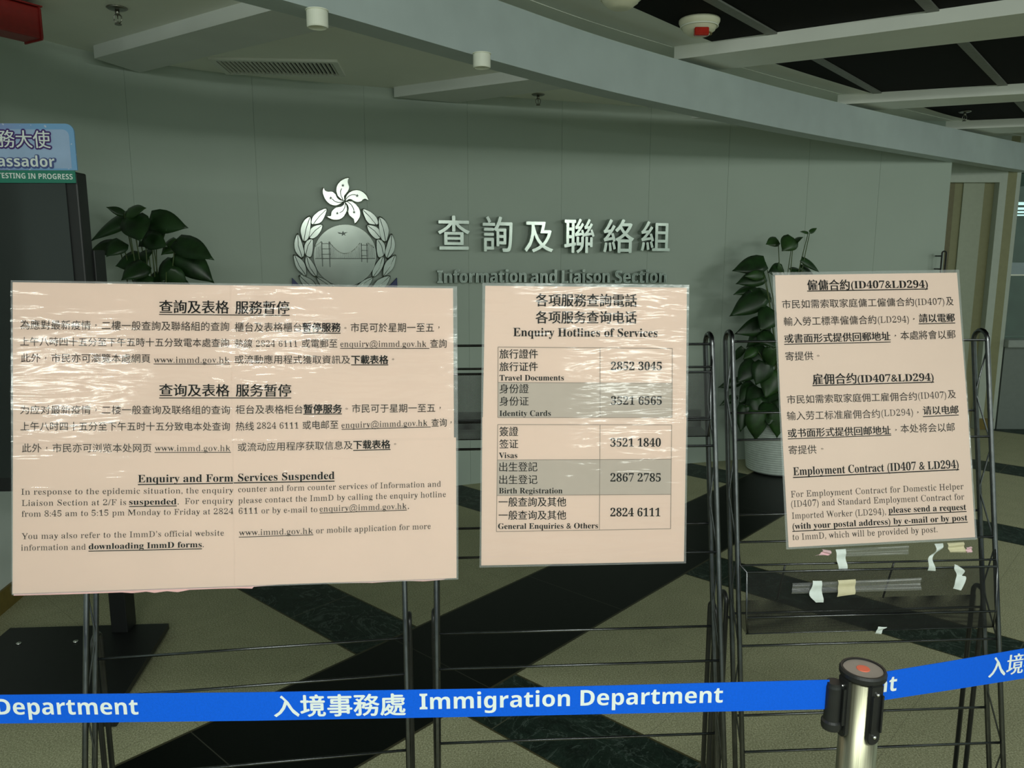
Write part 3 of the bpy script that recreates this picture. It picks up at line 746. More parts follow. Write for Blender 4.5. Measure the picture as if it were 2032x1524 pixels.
leaves = [
 ([(520, 485), (430, 510), (360, 560), (315, 620), (305, 690), (330, 705), (430, 685), (490, 600)], [(505, 505), (420, 590), (340, 690)]),
 ([(303, 590), (240, 610), (190, 680), (165, 770), (175, 850), (205, 930), (260, 910), (290, 830), (305, 720)], [(290, 610), (240, 760), (212, 920)]),
 ([(458, 700), (380, 705), (310, 740), (285, 800), (280, 880), (340, 890), (410, 830), (450, 760)], [(445, 715), (360, 780), (285, 870)]),
 ([(133, 812), (100, 870), (83, 950), (95, 1040), (130, 1100), (190, 1150), (225, 1090), (200, 970), (165, 870)], [(133, 830), (140, 980), (195, 1140)]),
 ([(330, 890), (280, 890), (230, 940), (213, 1000), (230, 1100), (300, 1140), (330, 1060), (335, 960)], [(310, 905), (265, 980), (240, 1090)]),
 ([(80, 1090), (85, 1190), (120, 1280), (190, 1350), (250, 1375), (240, 1250), (190, 1160)], [(95, 1110), (150, 1240), (235, 1360)]),
 ([(245, 1105), (225, 1180), (260, 1280), (330, 1370), (385, 1385), (385, 1300), (320, 1180)], [(250, 1125), (290, 1260), (370, 1375)]),
 ([(150, 1365), (170, 1450), (230, 1530), (320, 1590), (420, 1600), (350, 1450), (250, 1385)], [(165, 1380), (270, 1480), (400, 1590)]),
 ([(372, 1388), (440, 1395), (520, 1440), (590, 1500), (660, 1590), (520, 1580), (420, 1490)], [(385, 1395), (500, 1470), (640, 1575)])]
for mir in (0, 1):
    f = (lambda p: (1497 - p[0], p[1] + (8 if p[1] < 700 else 4))) if mir else (lambda p: p)
    for i, (L_, v_) in enumerate(leaves):
        lf = plate([f(p) for p in L_], .012, -.012 - .0025 * (i % 3), 'wreath_leaf', M['emblem'], emb, 4)
        stroke([f(p) for p in v_], 4, -.0165 - .0025 * (i % 3), 'leaf_vein', M['emblem_dark'] if not mir or i < 5 else M['emblem_light'], lf)
disc = plate([(755 + 411 * math.cos(a_), 1105 + 403 * math.sin(a_)) for a_ in np.linspace(0, 2 * math.pi, 65)[:-1]], .012, -.010, 'disc', M['disc'], emb, 1, .0)
def dpoly(P_, name, m=M['emblem_dark'], y=-.0125):
    bm = bmesh.new(); q = [ec(*p) for p in P_]
    A = sum(p[0] * r[1] - r[0] * p[1] for p, r in zip(q, q[1:] + q[:1])); q = q if A > 0 else q[::-1]
    slab_xz(bm, q, -.010, y); return obj(name, bm, m, disc)
def rel(name, quads, m=M['emblem_dark']):
    bm = bmesh.new()
    for (x0, y0, x1, y1) in quads:
        a_ = ec(x0, y0); b_ = ec(x1, y1); box(bm, ((a_[0] + b_[0]) / 2, -.0112, (a_[1] + b_[1]) / 2), (abs(b_[0] - a_[0]), .0024, abs(b_[1] - a_[1])))
    return obj(name, bm, m, disc)
for x0, x1, dy in ((443, 540, 0), (962, 1035, 20)):
    w = 26 if x0 < 500 else 20
    rel('bridge_tower', [(x0, 925 + dy, x0 + w, 1250 - dy * 3), (x1, 925 + dy, x1 + w, 1260 - dy * 3)] + [(x0, y, x1 + w, y + 10) for y in (945 + dy, 1015 + dy, 1085 + dy, 1140)])
rel('bridge_deck', [(365, 1140, 1150, 1152)])
cab = lambda x: 1080 - 150 * ((x - 757) / 203) ** 2 if 550 < x < 965 else (925 + (550 - x) * .48 if x <= 550 and x < 443 else 925 + (x - 1035) * .55 if x > 1040 else 935)
for xs_ in (range(385, 445, 18), range(566, 960, 18), range(1062, 1140, 18)): rel('suspender_cables', [(x, cab(x), x + 3.5, 1140) for x in xs_])
bm = bmesh.new()
for P_ in ([(x, cab(x)) for x in range(552, 965, 20)], [(x, 925 + (443 - x) * .8) for x in range(443, 360, -20)], [(x, 940 + (x - 1055) * .8) for x in range(1055, 1140, 20)]):
    tube(bm, [(ec(*p)[0], -.0115, ec(*p)[1]) for p in P_], .0018, 6)
obj('main_cable', bm, M['emblem_light'], disc, True)
dpoly([(660, 800), (715, 812), (728, 785), (740, 805), (795, 800), (750, 822), (762, 845), (735, 832), (715, 852), (715, 826), (675, 822)], 'aeroplane')
dpoly([(690, 1305), (730, 1300), (745, 1285), (760, 1300), (975, 1304), (960, 1318), (740, 1325)], 'boat', M['disc'], -.0135)
for mir in (0, 1):
    f = (lambda p: (1507 - p[0], p[1])) if mir else (lambda p: p)
    plate([f(p) for p in ((65, 1400), (58, 1640), (230, 1660), (330, 1600), (150, 1490))], .012, -.006, 'ribbon_tail', M['emblem_blue'], emb, 1, .001)
plate([(58, 1560), (1450, 1560), (1400, 1720), (750, 1800), (110, 1720)], .012, -.004, 'ribbon', M['emblem_blue'], emb, 1, .001)

lp = wall_plane(860, 1330, 480, .010)
def solid_text(W_, name, m, parent, depth):
    """raised letters: flat writing pushed out to a real thickness"""
    me = bpy.data.meshes.new(name); me.from_pydata(np.concatenate(W_.V).tolist(), [], W_.F)
    bm = bmesh.new(); bm.from_mesh(me); bmesh.ops.remove_doubles(bm, verts=bm.verts, dist=1e-6)
    r = bmesh.ops.extrude_face_region(bm, geom=list(bm.faces)); 
    for v in [g for g in r['geom'] if isinstance(g, bmesh.types.BMVert)]: v.co.y += depth
    bmesh.ops.recalc_face_normals(bm, faces=bm.faces); bm.to_mesh(me); bm.free()
    return link(name, me, m, parent)
zs = thing('chinese_wall_sign', 'row of six large silver Chinese characters on the grey wall', 'wall sign', matrix=lp.mat())
for ch, x0, x1, y0, y1 in (('查', 867, 928, 429, 495), ('詢', 955, 1012, 430.5, 497), ('及', 1037, 1092, 437, 498), ('聯', 1115, 1173, 434, 499), ('絡', 1192, 1251, 436, 499.5), ('組', 1266, 1322, 440, 497)):
    W = Writing(lp, .045); W.run(ch, 'c', x0, y1, x1, y1 + .3, y1 - y0, ((-.012, 0), (.012, 0), (0, .014), (0, -.008))); solid_text(W, 'character', M['letter'], zs, .052)
es = thing('english_wall_sign', 'row of low silver English letters under the Chinese characters on the wall', 'wall sign', matrix=lp.mat())
# one raised letter per part
words = [('Information', 866, 1041), ('and', 1050, 1101), ('Liaison', 1111, 1205), ('Section', 1216, 1317)]
for wd, xa_, xb_ in words:
    V, F, sp = flat_mesh(wd, 's'); tot_w = V[:, 0].max() - V[:, 0].min(); v0 = V[:, 0].min()
    # split the word's outline into letters by the gaps between their outlines
    ivs = sorted((q[:, 0].min(), q[:, 0].max()) for q in sp); merged = []
    for lo_, hi_ in ivs:
        if merged and lo_ < merged[-1][1] - .004: merged[-1][1] = max(hi_, merged[-1][1])
        else: merged.append([lo_, hi_])
    for lo_, hi_ in merged:
        idx = [i for i, p in enumerate(V) if lo_ - 1e-4 <= p[0] <= hi_ + 1e-4]; mp = {j: i for i, j in enumerate(idx)}
        fs = [tuple(mp[k] for k in f) for f in F if all(k in mp for k in f)]
        if not fs: continue
        W = Writing(lp, .036); a_ = lp.uv(xa_, 561.5); b_ = lp.uv(xb_, 561.5); s_ = (b_[0] - a_[0]) / tot_w
        hgt = np.linalg.norm(lp.uv(xa_, 561.5) - lp.uv(xa_, 536.5)) / (cap_h('s')[1] - cap_h('s')[0])
        q = V[idx]
        for dx in (-.004, .004):
            W.add(np.stack([a_[0] + (q[:, 0] - v0) * s_ + dx / 4, a_[1] + q[:, 1] * hgt], 1), fs)
        solid_text(W, 'letter', M['letter'], es, .042)

# ------------------------------------------------------------------ plants
def leaf_into(bm, base, tip, width, normal, fold=.18, droop=.12, n=9):
    base, tip = Vector(base), Vector(tip); ax = tip - base; L = ax.length; ax.normalize()
    nrm = Vector(normal); nrm = (nrm - ax * nrm.dot(ax)).normalized(); side = ax.cross(nrm)
    prof = [0.0, .70, .97, 1.0, .94, .82, .64, .42, .18, 0.0]; prof = prof[:n + 1]
    rows = []
    for i in range(n + 1):
        t = i / n; w = prof[i] * width / 2; dz = -droop * L * (t * t) + .04 * L * math.sin(t * math.pi)
        back = -.13 * L * (1 if i == 1 else .45 if i == 2 else 0)       # heart-shaped lobes behind the stalk
        c = base + ax * (t * L) + nrm * dz; row = []
        for k in (-1, -.5, 0, .5, 1):
            row.append(bm.verts.new(c + side * (w * k) + nrm * (-fold * w * abs(k) ** 1.6 * 1.2) + ax * (back * abs(k))))
        rows.append(row)
    for A_, B_ in zip(rows, rows[1:]):
        for k in range(4): bm.faces.new((A_[k], A_[k + 1], B_[k + 1], B_[k]))
    bmesh.ops.remove_doubles(bm, verts=rows[0] + rows[-1], dist=1e-5)
def plant(name, label, center, pot_prof, spec, depth_of, stem_root, potmat):
    t = thing(name, label, 'plant', center); cx_, cy_, _ = center; ctr = Vector(center)
    bm = bmesh.new(); lathe(bm, pot_prof, 56); obj('pot', bm, potmat, t, True)
    rim = max(z for r, z in pot_prof); rr = [r for r, z in pot_prof if z == rim][0]
    bm = bmesh.new(); lathe(bm, [(.002, rim - .03), (rr * .93, rim - .03), (rr * .93, rim - .022), (.002, rim - .016)], 32); obj('soil', bm, M['soil'], t)
    for nm, mk in (('foliage', 'leaf'), ('young_foliage', 'leaf2')):
        bl = bmesh.new(); bs = bmesh.new()
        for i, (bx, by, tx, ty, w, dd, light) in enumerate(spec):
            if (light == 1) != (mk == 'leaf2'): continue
            b_ = Vector(at_y(bx, by, depth_of + dd)); tdd = dd + rnd.uniform(-.10, .06); t_ = Vector(at_y(tx, ty, depth_of + tdd))
            L = (t_ - b_).length
            leaf_into(bl, b_ - ctr, t_ - ctr, L * w, Vector((rnd.uniform(-.25, .25), -1.0, rnd.uniform(.15, .75))), rnd.uniform(.1, .35), rnd.uniform(0, .12))
            root = Vector(stem_root) + Vector((rnd.uniform(-.06, .06), rnd.uniform(-.05, .05), rim - .03))
            mid = (b_ - ctr) * .6 + root * .4; mid.x = mid.x * .6 + root.x * .4; mid.z = max(mid.z, root.z + .02)
            if (b_ - ctr).z < root.z: mid.z = root.z + .05
            cp_ = [root * ((1 - s) ** 2) + mid * (2 * s * (1 - s)) + (b_ - ctr) * (s * s) for s in np.linspace(0, 1, 9)]
            tube(bs, cp_, [.0055 - .003 * s for s in np.linspace(0, 1, 9)], 6)
        f = obj(nm, bl, M[mk], t, True); sd = f.modifiers.new('thickness', 'SOLIDIFY'); sd.thickness = .0012
        obj('stems' if mk == 'leaf' else 'young_stems', bs, M['stem'], t, True)
    return t
# base px, tip px, width ratio, depth offset, light?
left_spec = [(246, 424, 211, 410, .55, 0, 0), (250, 421, 290, 412, .62, -.05, 1), (296, 434, 374, 452, .62, 0, 0), (268, 420, 174, 476, .38, .05, 0), (262, 428, 280, 480, .80, -.06, 0),
 (236, 486, 178, 496, .75, .02, 0), (242, 478, 210, 508, .9, -.02, 0), (300, 462, 272, 490, .8, .02, 0), (288, 470, 330, 488, .7, -.05, 0), (350, 474, 318, 505, .95, -.02, 1), (348, 476, 421, 510, .50, -.06, 0),
 (352, 500, 424, 560, .62, -.02, 0), (346, 512, 318, 560, .75, .0, 0), (276, 512, 228, 528, .8, -.02, 0), (286, 520, 240, 556, .85, -.06, 0), (296, 510, 258, 512, .9, 0, 0), (330, 540, 372, 575, .9, -.08, 0), (290, 545, 262, 585, .9, -.08, 0),
 (300, 560, 250, 600, .8, .02, 0), (330, 560, 390, 600, .8, 0, 0), (310, 470, 330, 455, .6, .05, 1), (318, 540, 300, 590, .7, .03, 0)]
plant('potted_plant', 'broad-leaved green plant rising behind the large notice at left', (-1.78, 3.93, 0), [(.002, 0), (.20, 0), (.215, .01), (.25, .50), (.255, .56), (.235, .56)], left_spec, 3.86, (.0, -.02, 0), M['pot'])
right_spec = [(1544, 476, 1520, 484, .85, 0, 1), (1575, 472, 1552, 498, .95, -.04, 1), (1572, 482, 1594, 470, .5, 0, 1), (1607, 461, 1622, 452, .4, .0, 1), (1604, 461, 1588, 459, .4, .02, 1),
 (1519, 520, 1453, 536, .60, 0, 0), (1518, 546, 1460, 562, .62, -.04, 0), (1515, 545, 1478, 548, .5, -.08, 1), (1500, 570, 1456, 582, .45, .04, 0), (1516, 584, 1447, 628, .60, -.05, 0), (1530, 590, 1490, 572, .6, .03, 0),
 (1555, 535, 1524, 540, .9, .03, 0), (1570, 540, 1600, 542, .8, 0, 0), (1590, 514, 1630, 540, .32, 0, 0), (1588, 530, 1622, 552, .4, .02, 0), (1550, 545, 1545, 520, .5, .02, 1),
 (1535, 615, 1510, 655, .9, -.08, 0), (1525, 640, 1460, 662, .55, -.02, 0), (1520, 650, 1480, 690, .6, 0, 0), (1510, 660, 1540, 690, .8, -.06, 0), (1500, 690, 1475, 712, .6, -.04, 1), (1520, 690, 1470, 740, .6, 0, 0), (1535, 690, 1530, 735, .8, -.08, 1),
 (1500, 720, 1462, 760, .75, -.04, 0), (1520, 720, 1500, 765, .9, -.08, 0), (1540, 735, 1520, 790, .8, -.05, 1), (1500, 765, 1468, 800, .8, 0, 0), (1470, 755, 1424, 769, .45, .05, 0), (1462, 785, 1428, 805, .4, .05, 0), (1510, 770, 1490, 820, .9, -.06, 0), (1535, 780, 1540, 830, .8, -.08, 0), (1490, 800, 1462, 840, .7, -.02, 0),
 (1505, 815, 1501, 876, .75, -.22, 1), (1545, 815, 1542, 870, .72, -.22, 1), (1480, 805, 1469, 858, .6, -.15, 0), (1500, 790, 1510, 840, .9, -.12, 0), (1530, 800, 1525, 845, .9, -.15, 0), (1475, 690, 1450, 720, .4, .03, 0),
 (1555, 600, 1590, 640, .8, 0, 0), (1560, 650, 1600, 690, .8, 0, 0), (1560, 700, 1600, 740, .8, .02, 0), (1560, 760, 1605, 800, .8, .02, 0), (1550, 790, 1580, 850, .8, -.15, 0), (1580, 600, 1640, 620, .8, .05, 0), (1575, 690, 1640, 720, .8, .05, 0)]
pot = []
for k in range(25):
    z = .012 + k * .0165; r = .205 + .035 * (z / .42) ** .8; pot += [(r, z), (r + .005, z + .006), (r + .005, z + .0125)]
plant('potted_plant', 'tall leafy green plant in a white ribbed pot by the right end of the wall', (1.945, 5.50, 0), [(.002, 0), (.185, 0)] + pot + [(.238, .425), (.225, .432), (.215, .42)], right_spec, 5.44, (0, 0, 0), M['pot'])

# ------------------------------------------------------------------ wire display racks
def rack(label, x0, y0, yaw, lean, w, trays, parts_extra=None):
    t = thing('display_rack', label, 'display rack', (x0, y0, 0), (0, 0, yaw), group='black wire display racks')
    tl = math.tan(lean); F_ = lambda z: z * tl; dpt = .048; top = 1.362; r = .0054
    for s in (-1, 1):
        X_ = s * w / 2
        pts_ = [(X_, F_(.004), .004), (X_, F_(.7), .7), (X_, F_(top), top)]
        for a_ in np.linspace(0, math.pi, 9)[1:-1]:
            pts_.append((X_, F_(top) + dpt / 2 - dpt / 2 * math.cos(a_), top + dpt / 2 * math.sin(a_)))
        pts_ += [(X_, F_(top) + dpt, top), (X_, F_(.7) + dpt, .7), (X_, F_(.004) + dpt, .004)]
        bm = bmesh.new(); tube(bm, pts_, r, 10); obj('side_post', bm, M['rack'], t, True)
        zz = []; z_ = 1.352; k = 0
        while z_ > .05:
            zz.append((X_, F_(z_) + (dpt if k % 2 else 0), z_)); z_ -= .108; k += 1
        bm = bmesh.new(); tube(bm, zz, .0019, 6); obj('zigzag_wire', bm, M['rack'], t, True)
        # support leg: upright loop standing behind
        lt = .785; yb = F_(lt) + dpt + .010; bm = bmesh.new(); pl_ = [(X_ + s * .008, yb, .004), (X_ + s * .008, yb, lt)]
        for a_ in np.linspace(0, math.pi, 9)[1:-1]: pl_.append((X_ + s * .008, yb + .018 - .018 * math.cos(a_), lt + .018 * math.sin(a_)))
        pl_ += [(X_ + s * .008, yb + .036, lt), (X_ + s * .008, yb + .036, .004)]
        tube(bm, pl_, r, 10); tube(bm, [(X_, F_(lt - .03) + dpt, lt - .03), (X_ + s * .008, yb, lt - .03)], .003, 6); obj('leg', bm, M['rackdark'], t, True)
    for z in (1.366, 1.155, .938, .720, .500, .285, .070):
        bm = bmesh.new(); tube(bm, [(-w / 2, F_(z), z), (w / 2, F_(z), z)], .0027, 8); obj('crossbar', bm, M['rack'], t, True)
    for z in (1.203, .980, .767, .548, .330, .115):
        bm = bmesh.new(); tube(bm, [(-w / 2, F_(z) + dpt, z), (w / 2, F_(z) + dpt, z)], .0027, 8); obj('crossbar', bm, M['rack'], t, True)
    for z in trays:
        zt2, zl2, zb2 = z - .055, z - .154, z - .190; x1 = w / 2 - .012
        tr = obj('tray', (lambda b: (quad(b, [(-x1, F_(zt2) - .022, zt2), (x1, F_(zt2) - .022, zt2), (x1 - .004, F_(zb2) - .006, zb2), (-x1 + .004, F_(zb2) - .006, zb2)]), b)[1])(bmesh.new()), M['mesh'], t)
        bm = bmesh.new(); quad(bm, [(-x1, F_(zb2) - .006, zb2), (x1, F_(zb2) - .006, zb2), (x1, F_(zb2) + .06, zb2 + .006), (-x1, F_(zb2) + .06, zb2 + .006)]); obj('tray_floor', bm, M['mesh'], tr)
        bm = bmesh.new(); quad(bm, [(-x1, F_(zb2) + .06, zb2 + .006), (x1, F_(zb2) + .06, zb2 + .006), (x1, F_(zl2) + .055, zl2 + .008), (-x1, F_(zl2) + .055, zl2 + .008)]); obj('tray_lip', bm, M['mesh'], tr)
        bm = bmesh.new()
        tube(bm, [(-x1, F_(zt2) - .022, zt2), (x1, F_(zt2) - .022, zt2)], .0026, 8)
        tube(bm, [(-x1 - .008, F_(zt2) - .003, zt2 + .008), (x1 + .008, F_(zt2) - .003, zt2 + .008)], .0024, 8)
        tube(bm, [(-x1, F_(zl2) - .012, zl2), (x1, F_(zl2) - .012, zl2)], .0024, 8)
        tube(bm, [(-x1, F_(zb2) - .006, zb2), (x1, F_(zb2) - .006, zb2)], .0014, 6)
        for s in (-1, 1):
            tube(bm, [(s * w / 2, F_(zt2 + .055), zt2 + .055), (s * (x1 + .008), F_(zt2) - .003, zt2 + .008), (s * x1, F_(zt2) - .022, zt2), (s * x1, F_(zl2) - .012, zl2), (s * (x1 - .004), F_(zb2) - .006, zb2)], .0022, 8)
        obj('tray_frame', bm, M['rack'], tr, True)
        bm = bmesh.new()
        for xx in (-.32, .10): tube(bm, [(xx * w / 1, F_(zt2) - .0, zt2 + .006), (xx * w / 1, F_(zl2) + .052, zl2 + .008)], .0022, 6)
        obj('divider_wire', bm, M['rackdark'], tr, True)
    return t
rack('black wire display rack at left, mostly behind the large notice', -.4867, 1.2130, math.radians(8.2), math.radians(14.0), .606, [])
rack('black wire display rack in the middle, behind the hotline table notice', .1515, 1.3050, .0599, .2247, .5904, [1.366])
rack('black wire display rack at right, carrying tape scraps on its tray', .7907, 1.4130, .0576, .2060, .5812, [.938])

# ------------------------------------------------------------------ notices
def sheet_uv(pl_, quad_px): return [pl_.uv(*p) for p in quad_px]
def panel(bm, q, y0, y1, r=0.0):
    slab_xz(bm, [tuple(p) for p in q], y0, y1)
def round_quad(q, r, n=5):
    out = []; q = [np.array(p) for p in q]
    for i in range(4):
        a_, b_, c_ = q[i - 1], q[i], q[(i + 1) % 4]; u = (a_ - b_) / np.linalg.norm(a_ - b_); v = (c_ - b_) / np.linalg.norm(c_ - b_)
        for t_ in np.linspace(0, 1, n): out.append(tuple(b_ + u * r * (1 - t_) ** 2 + v * r * t_ ** 2))
    return out
def ccw(q):
    A = sum(p[0] * r[1] - r[0] * p[1] for p, r in zip(q, list(q[1:]) + [q[0]])); return q if A > 0 else q[::-1]
def film(pl_, quad_px, name, parent, y, r=.006, m='film'):
    q = ccw(round_quad(sheet_uv(pl_, quad_px), r)); bm = bmesh.new(); slab_xz(bm, q, y, y - .0002)
    bmesh.ops.delete(bm, geom=[f for f in bm.faces if abs(f.normal.y) < .5], context='FACES_ONLY')
    bmesh.ops.delete(bm, geom=[f for f in bm.faces if f.calc_center_median().y > y - .0001], context='FACES')
    fo = obj(name, bm, M[m], parent)
    return fo
def sealed_edge(pl_, outer_px, inner_px, parent, y):
    """clear sealed border of the laminate, outside the paper"""
    o_, i_ = sheet_uv(pl_, outer_px), sheet_uv(pl_, inner_px); bm = bmesh.new(); n = len(o_)
    for k in range(n):
        a_, b_, c_, d_ = o_[k], o_[(k + 1) % n], i_[(k + 1) % n], i_[k]
        bm.faces.new([bm.verts.new((p[0], y, p[1])) for p in (a_, b_, c_, d_)])
    return obj('sealed_edge', bm, M['film_edge'], parent, keep=True)

# --- large notice, four laminated sheets taped together
pA = pose_plane((-.5375, 1.455, 1.2015), 5.86, 9.82, -.82)
nA = thing('notice', 'largest salmon paper notice, four laminated sheets on suspended enquiry services, left', 'notice', matrix=pA.mat())
sheetsA = [[(25, 560), (457, 566), (461, 879), (26, 880)], [(456.5, 566), (899, 572), (901, 871), (460.5, 877)],
           [(26, 879), (462.5, 878), (465.5, 1163), (25, 1178)], [(462, 876), (905, 868), (906, 1147), (465, 1163)]]
for i, q in enumerate(sheetsA):
    bm = bmesh.new(); dd = (0, .0002, -.0004, -.0002)[i]; panel(bm, ccw(sheet_uv(pA, q)), .0012 + dd, .0 + dd); sh = obj('paper_sheet', bm, M['paper'], nA)
    e = [(q[0][0] - (4 if i in (0, 2) else 1), q[0][1] - (4 if i < 2 else 1)), (q[1][0] + (7 if i in (1, 3) else 2), q[1][1] - (4 if i < 2 else 1)), (q[2][0] + (7 if i == 1 else 3 if i == 3 else 2), q[2][1] + (2 if i < 2 else 1)), (q[3][0] - (4 if i in (0, 2) else 1), q[3][1] + (3 if i < 2 else 1))]
    film(pA, e, 'laminate', sh, -.0016 + dd)
sealed_edge(pA, [(21, 556), (456, 562), (907, 568), (909, 871), (909.5, 1150), (23, 1181), (22, 880)], [(25, 560), (456, 566), (899, 572), (901.5, 868), (906, 1147), (25, 1178), (26, 879)], nA, .0006)
bm = bmesh.new(); edge = [(25, 1150)]; bot = [(26, 1182.5), (90, 1181), (160, 1179), (240, 1176), (262, 1177.5), (290, 1174.5), (306, 1177), (330, 1173.5), (352, 1175.5), (375, 1171), (400, 1170), (440, 1168.5), (470, 1168), (500, 1168.5), (503, 1165), (560, 1160), (650, 1157), (740, 1157), (800, 1153), (840, 1154), (880, 1151), (889, 1147)]
q = [pA.uv(*p) for p in [(889, 1120)] + edge + bot]; slab_xz(bm, ccw([tuple(p) for p in q]), .0032, .0018); obj('backing_sheet', bm, M['pink'], nA)
T = Writing(pA, .0010)   # headings and bold
R_ = Writing(pA, .0010)  # running text
C_ = 'c'
T.run('查詢及表格', C_, 316, 620.5, 454, 621.5, 25, SEMI); T.run('服務暫停', C_, 467, 622, 573.5, 622.5, 25, SEMI); T.line(316, 624, 575, 626, 1.6)
R_.run('為應對最新疫情，二樓一般查詢及聯絡組的查詢', C_, 40.6, 653, 455, 656.3, 18); R_.run('櫃台及表格櫃台', C_, 466, 657.6, 598.5, 658.2, 18)
T.run('暫停服務', C_, 600, 658, 675.5, 658, 17.5, BOLD); T.line(600, 661, 676, 661.2, 1.6); R_.run('。', C_, 683.5, 652.5, 687.5, 652.5, 18)
R_.run('市民可於星期一至五，', C_, 696, 658.4, 872, 658.2, 17.5)
R_.run('上午八時四十五分至下午五時十五分致電本處查詢', C_, 40.6, 685.7, 455, 688.3, 17); R_.run('熱線', C_, 466, 690, 501, 690, 17)
R_.run('2824 6111', 'r', 508, 688, 590, 688.3, 12); R_.run('或電郵至', C_, 599, 689.5, 669.5, 689.5, 17); R_.run('enquiry@immd.gov.hk', 'r', 675.6, 688.3, 846.6, 688.3, 12)
R_.line(675, 691.2, 852, 691.4, 1.3); R_.run('查詢', C_, 853.5, 689.5, 886.5, 689.5, 16.5)
R_.run('此外，市民亦可瀏覽本處網頁', C_, 42, 718.3, 298.5, 719.3, 17); R_.run('www.immd.gov.hk', 'r', 305, 720, 456, 720.3, 12); R_.line(305, 722.3, 457, 722.6, 1.3)
R_.run('或流動應用程式獲取資訊及', C_, 466, 721, 695, 721.5, 16.5); T.run('下載表格', C_, 697, 721.5, 770, 721.5, 16.5, BOLD); T.line(697, 724, 770.5, 724, 1.6); R_.run('。', C_, 778, 714.5, 782, 714.5, 17)
T.run('查询及表格', C_, 316, 785.5, 455, 786, 24, SEMI); T.run('服务暂停', C_, 468, 786, 577, 786.2, 24, SEMI); T.line(316, 789.6, 578, 789.6, 1.6)
R_.run('为应对最新疫情，二楼一般查询及联络组的查询', C_, 40.6, 821.3, 456.5, 821.3, 17); R_.run('柜台及表格柜台', C_, 468, 820.8, 600.6, 820, 17)
T.run('暂停服务', C_, 602.5, 819.5, 678, 819, 17, BOLD); T.line(602, 821.8, 678.5, 821.4, 1.6); R_.run('。', C_, 686, 812.5, 690, 812.5, 17); R_.run('市民可于星期一至五，', C_, 698.5, 818.6, 874.5, 817, 16.5)
R_.run('上午八时四十五分至下午五时十五分致电本处查询', C_, 41, 854, 456.5, 854, 17); R_.run('热线', C_, 468, 854, 504, 853.5, 17); R_.run('2824 6111', 'r', 510, 850.8, 592, 850.2, 12)
R_.run('或电邮至', C_, 600.6, 851.3, 671.5, 850.3, 16.5); R_.run('enquiry@immd.gov.hk', 'r', 678, 849.5, 848.6, 844.8, 12); R_.line(678, 852, 854.8, 847.2, 1.3); R_.run('查询，', C_, 856, 846.5, 896, 845.5, 16)
R_.run('此外，市民亦可浏览本处网页', C_, 44, 897, 300.7, 896.8, 17); R_.run('www.immd.gov.hk', 'r', 307, 895.3, 458, 895, 12); R_.line(307, 897.8, 458.5, 897.5, 1.3)
R_.run('或流动应用程序获取信息及', C_, 472, 895.2, 699.8, 890.8, 16.5); T.run('下载表格', C_, 701, 890.5, 774, 889.2, 16.5, BOLD); T.line(701, 893.7, 775, 891.9, 1.6); R_.run('。', C_, 782, 882.5, 786, 882.5, 17)
T.run('Enquiry and Form', 'b', 274, 957.3, 463, 955.6, 15); T.run('Services Suspended', 'b', 472.6, 955.2, 664, 950.4, 15); T.line(274, 961.5, 463, 958.6, 2); T.line(464, 958.3, 664, 954.6, 2)
R_.run('In response to the epidemic situation, the enquiry', 'r', 42, 981.6, 463, 978.2, 11.6); R_.run('Liaison Section at 2/F is', 'r', 43, 1003.8, 250.5, 1002, 11.6)
T.run('suspended', 'b', 256.6, 1001.5, 350.6, 1000.7, 11.6); T.line(256.5, 1005, 351, 1003.8, 1.7); R_.run('.', 'r', 353, 1001, 355, 1001, 11.6); R_.run('For enquiry', 'r', 366.6, 1000.2, 463, 999, 11.6)
R_.run('from 8:45 am to 5:15 pm Monday to Friday at 2824', 'r', 43, 1025.4, 463.5, 1019.8, 11.6)
R_.run("You may also refer to the ImmD’s official website", 'r', 43, 1069.7, 444.6, 1062.8, 11.6); R_.run('information and', 'r', 42, 1092.4, 170, 1090.5, 11.6)
T.run('downloading ImmD forms', 'b', 176.4, 1090, 400.6, 1085.7, 11.6); T.line(176, 1093.6, 401, 1088.9, 1.7); R_.run('.', 'r', 402.5, 1085.5, 404.5, 1085.5, 11.6)
R_.run('counter and form counter services of Information and', 'r', 473, 976.7, 874.5, 965.6, 11.6); R_.run('please contact the ImmD by calling the enquiry hotline', 'r', 473, 998.9, 885, 986, 11.6)
R_.run('6111 or by e-mail to', 'r', 474, 1019.8, 629.6, 1016, 11.6); R_.run('enquiry@immd.gov.hk', 'r', 634.5, 1015.2, 807.5, 1009.7, 11.6); R_.line(634.5, 1018, 807.5, 1012, 1.3); R_.run('.', 'r', 809.5, 1009.5, 811.5, 1009.5, 11.6)
R_.run('www.immd.gov.hk', 'r', 474, 1062.8, 621.5, 1058.8, 11.6); R_.line(474, 1065.8, 622, 1061, 1.3); R_.run('or mobile application for more', 'r', 627.6, 1058.3, 854.8, 1049.3, 11.6)
T.build('heading_text', M['ink'], nA); R_.build('body_text', M['ink_thin'], nA)

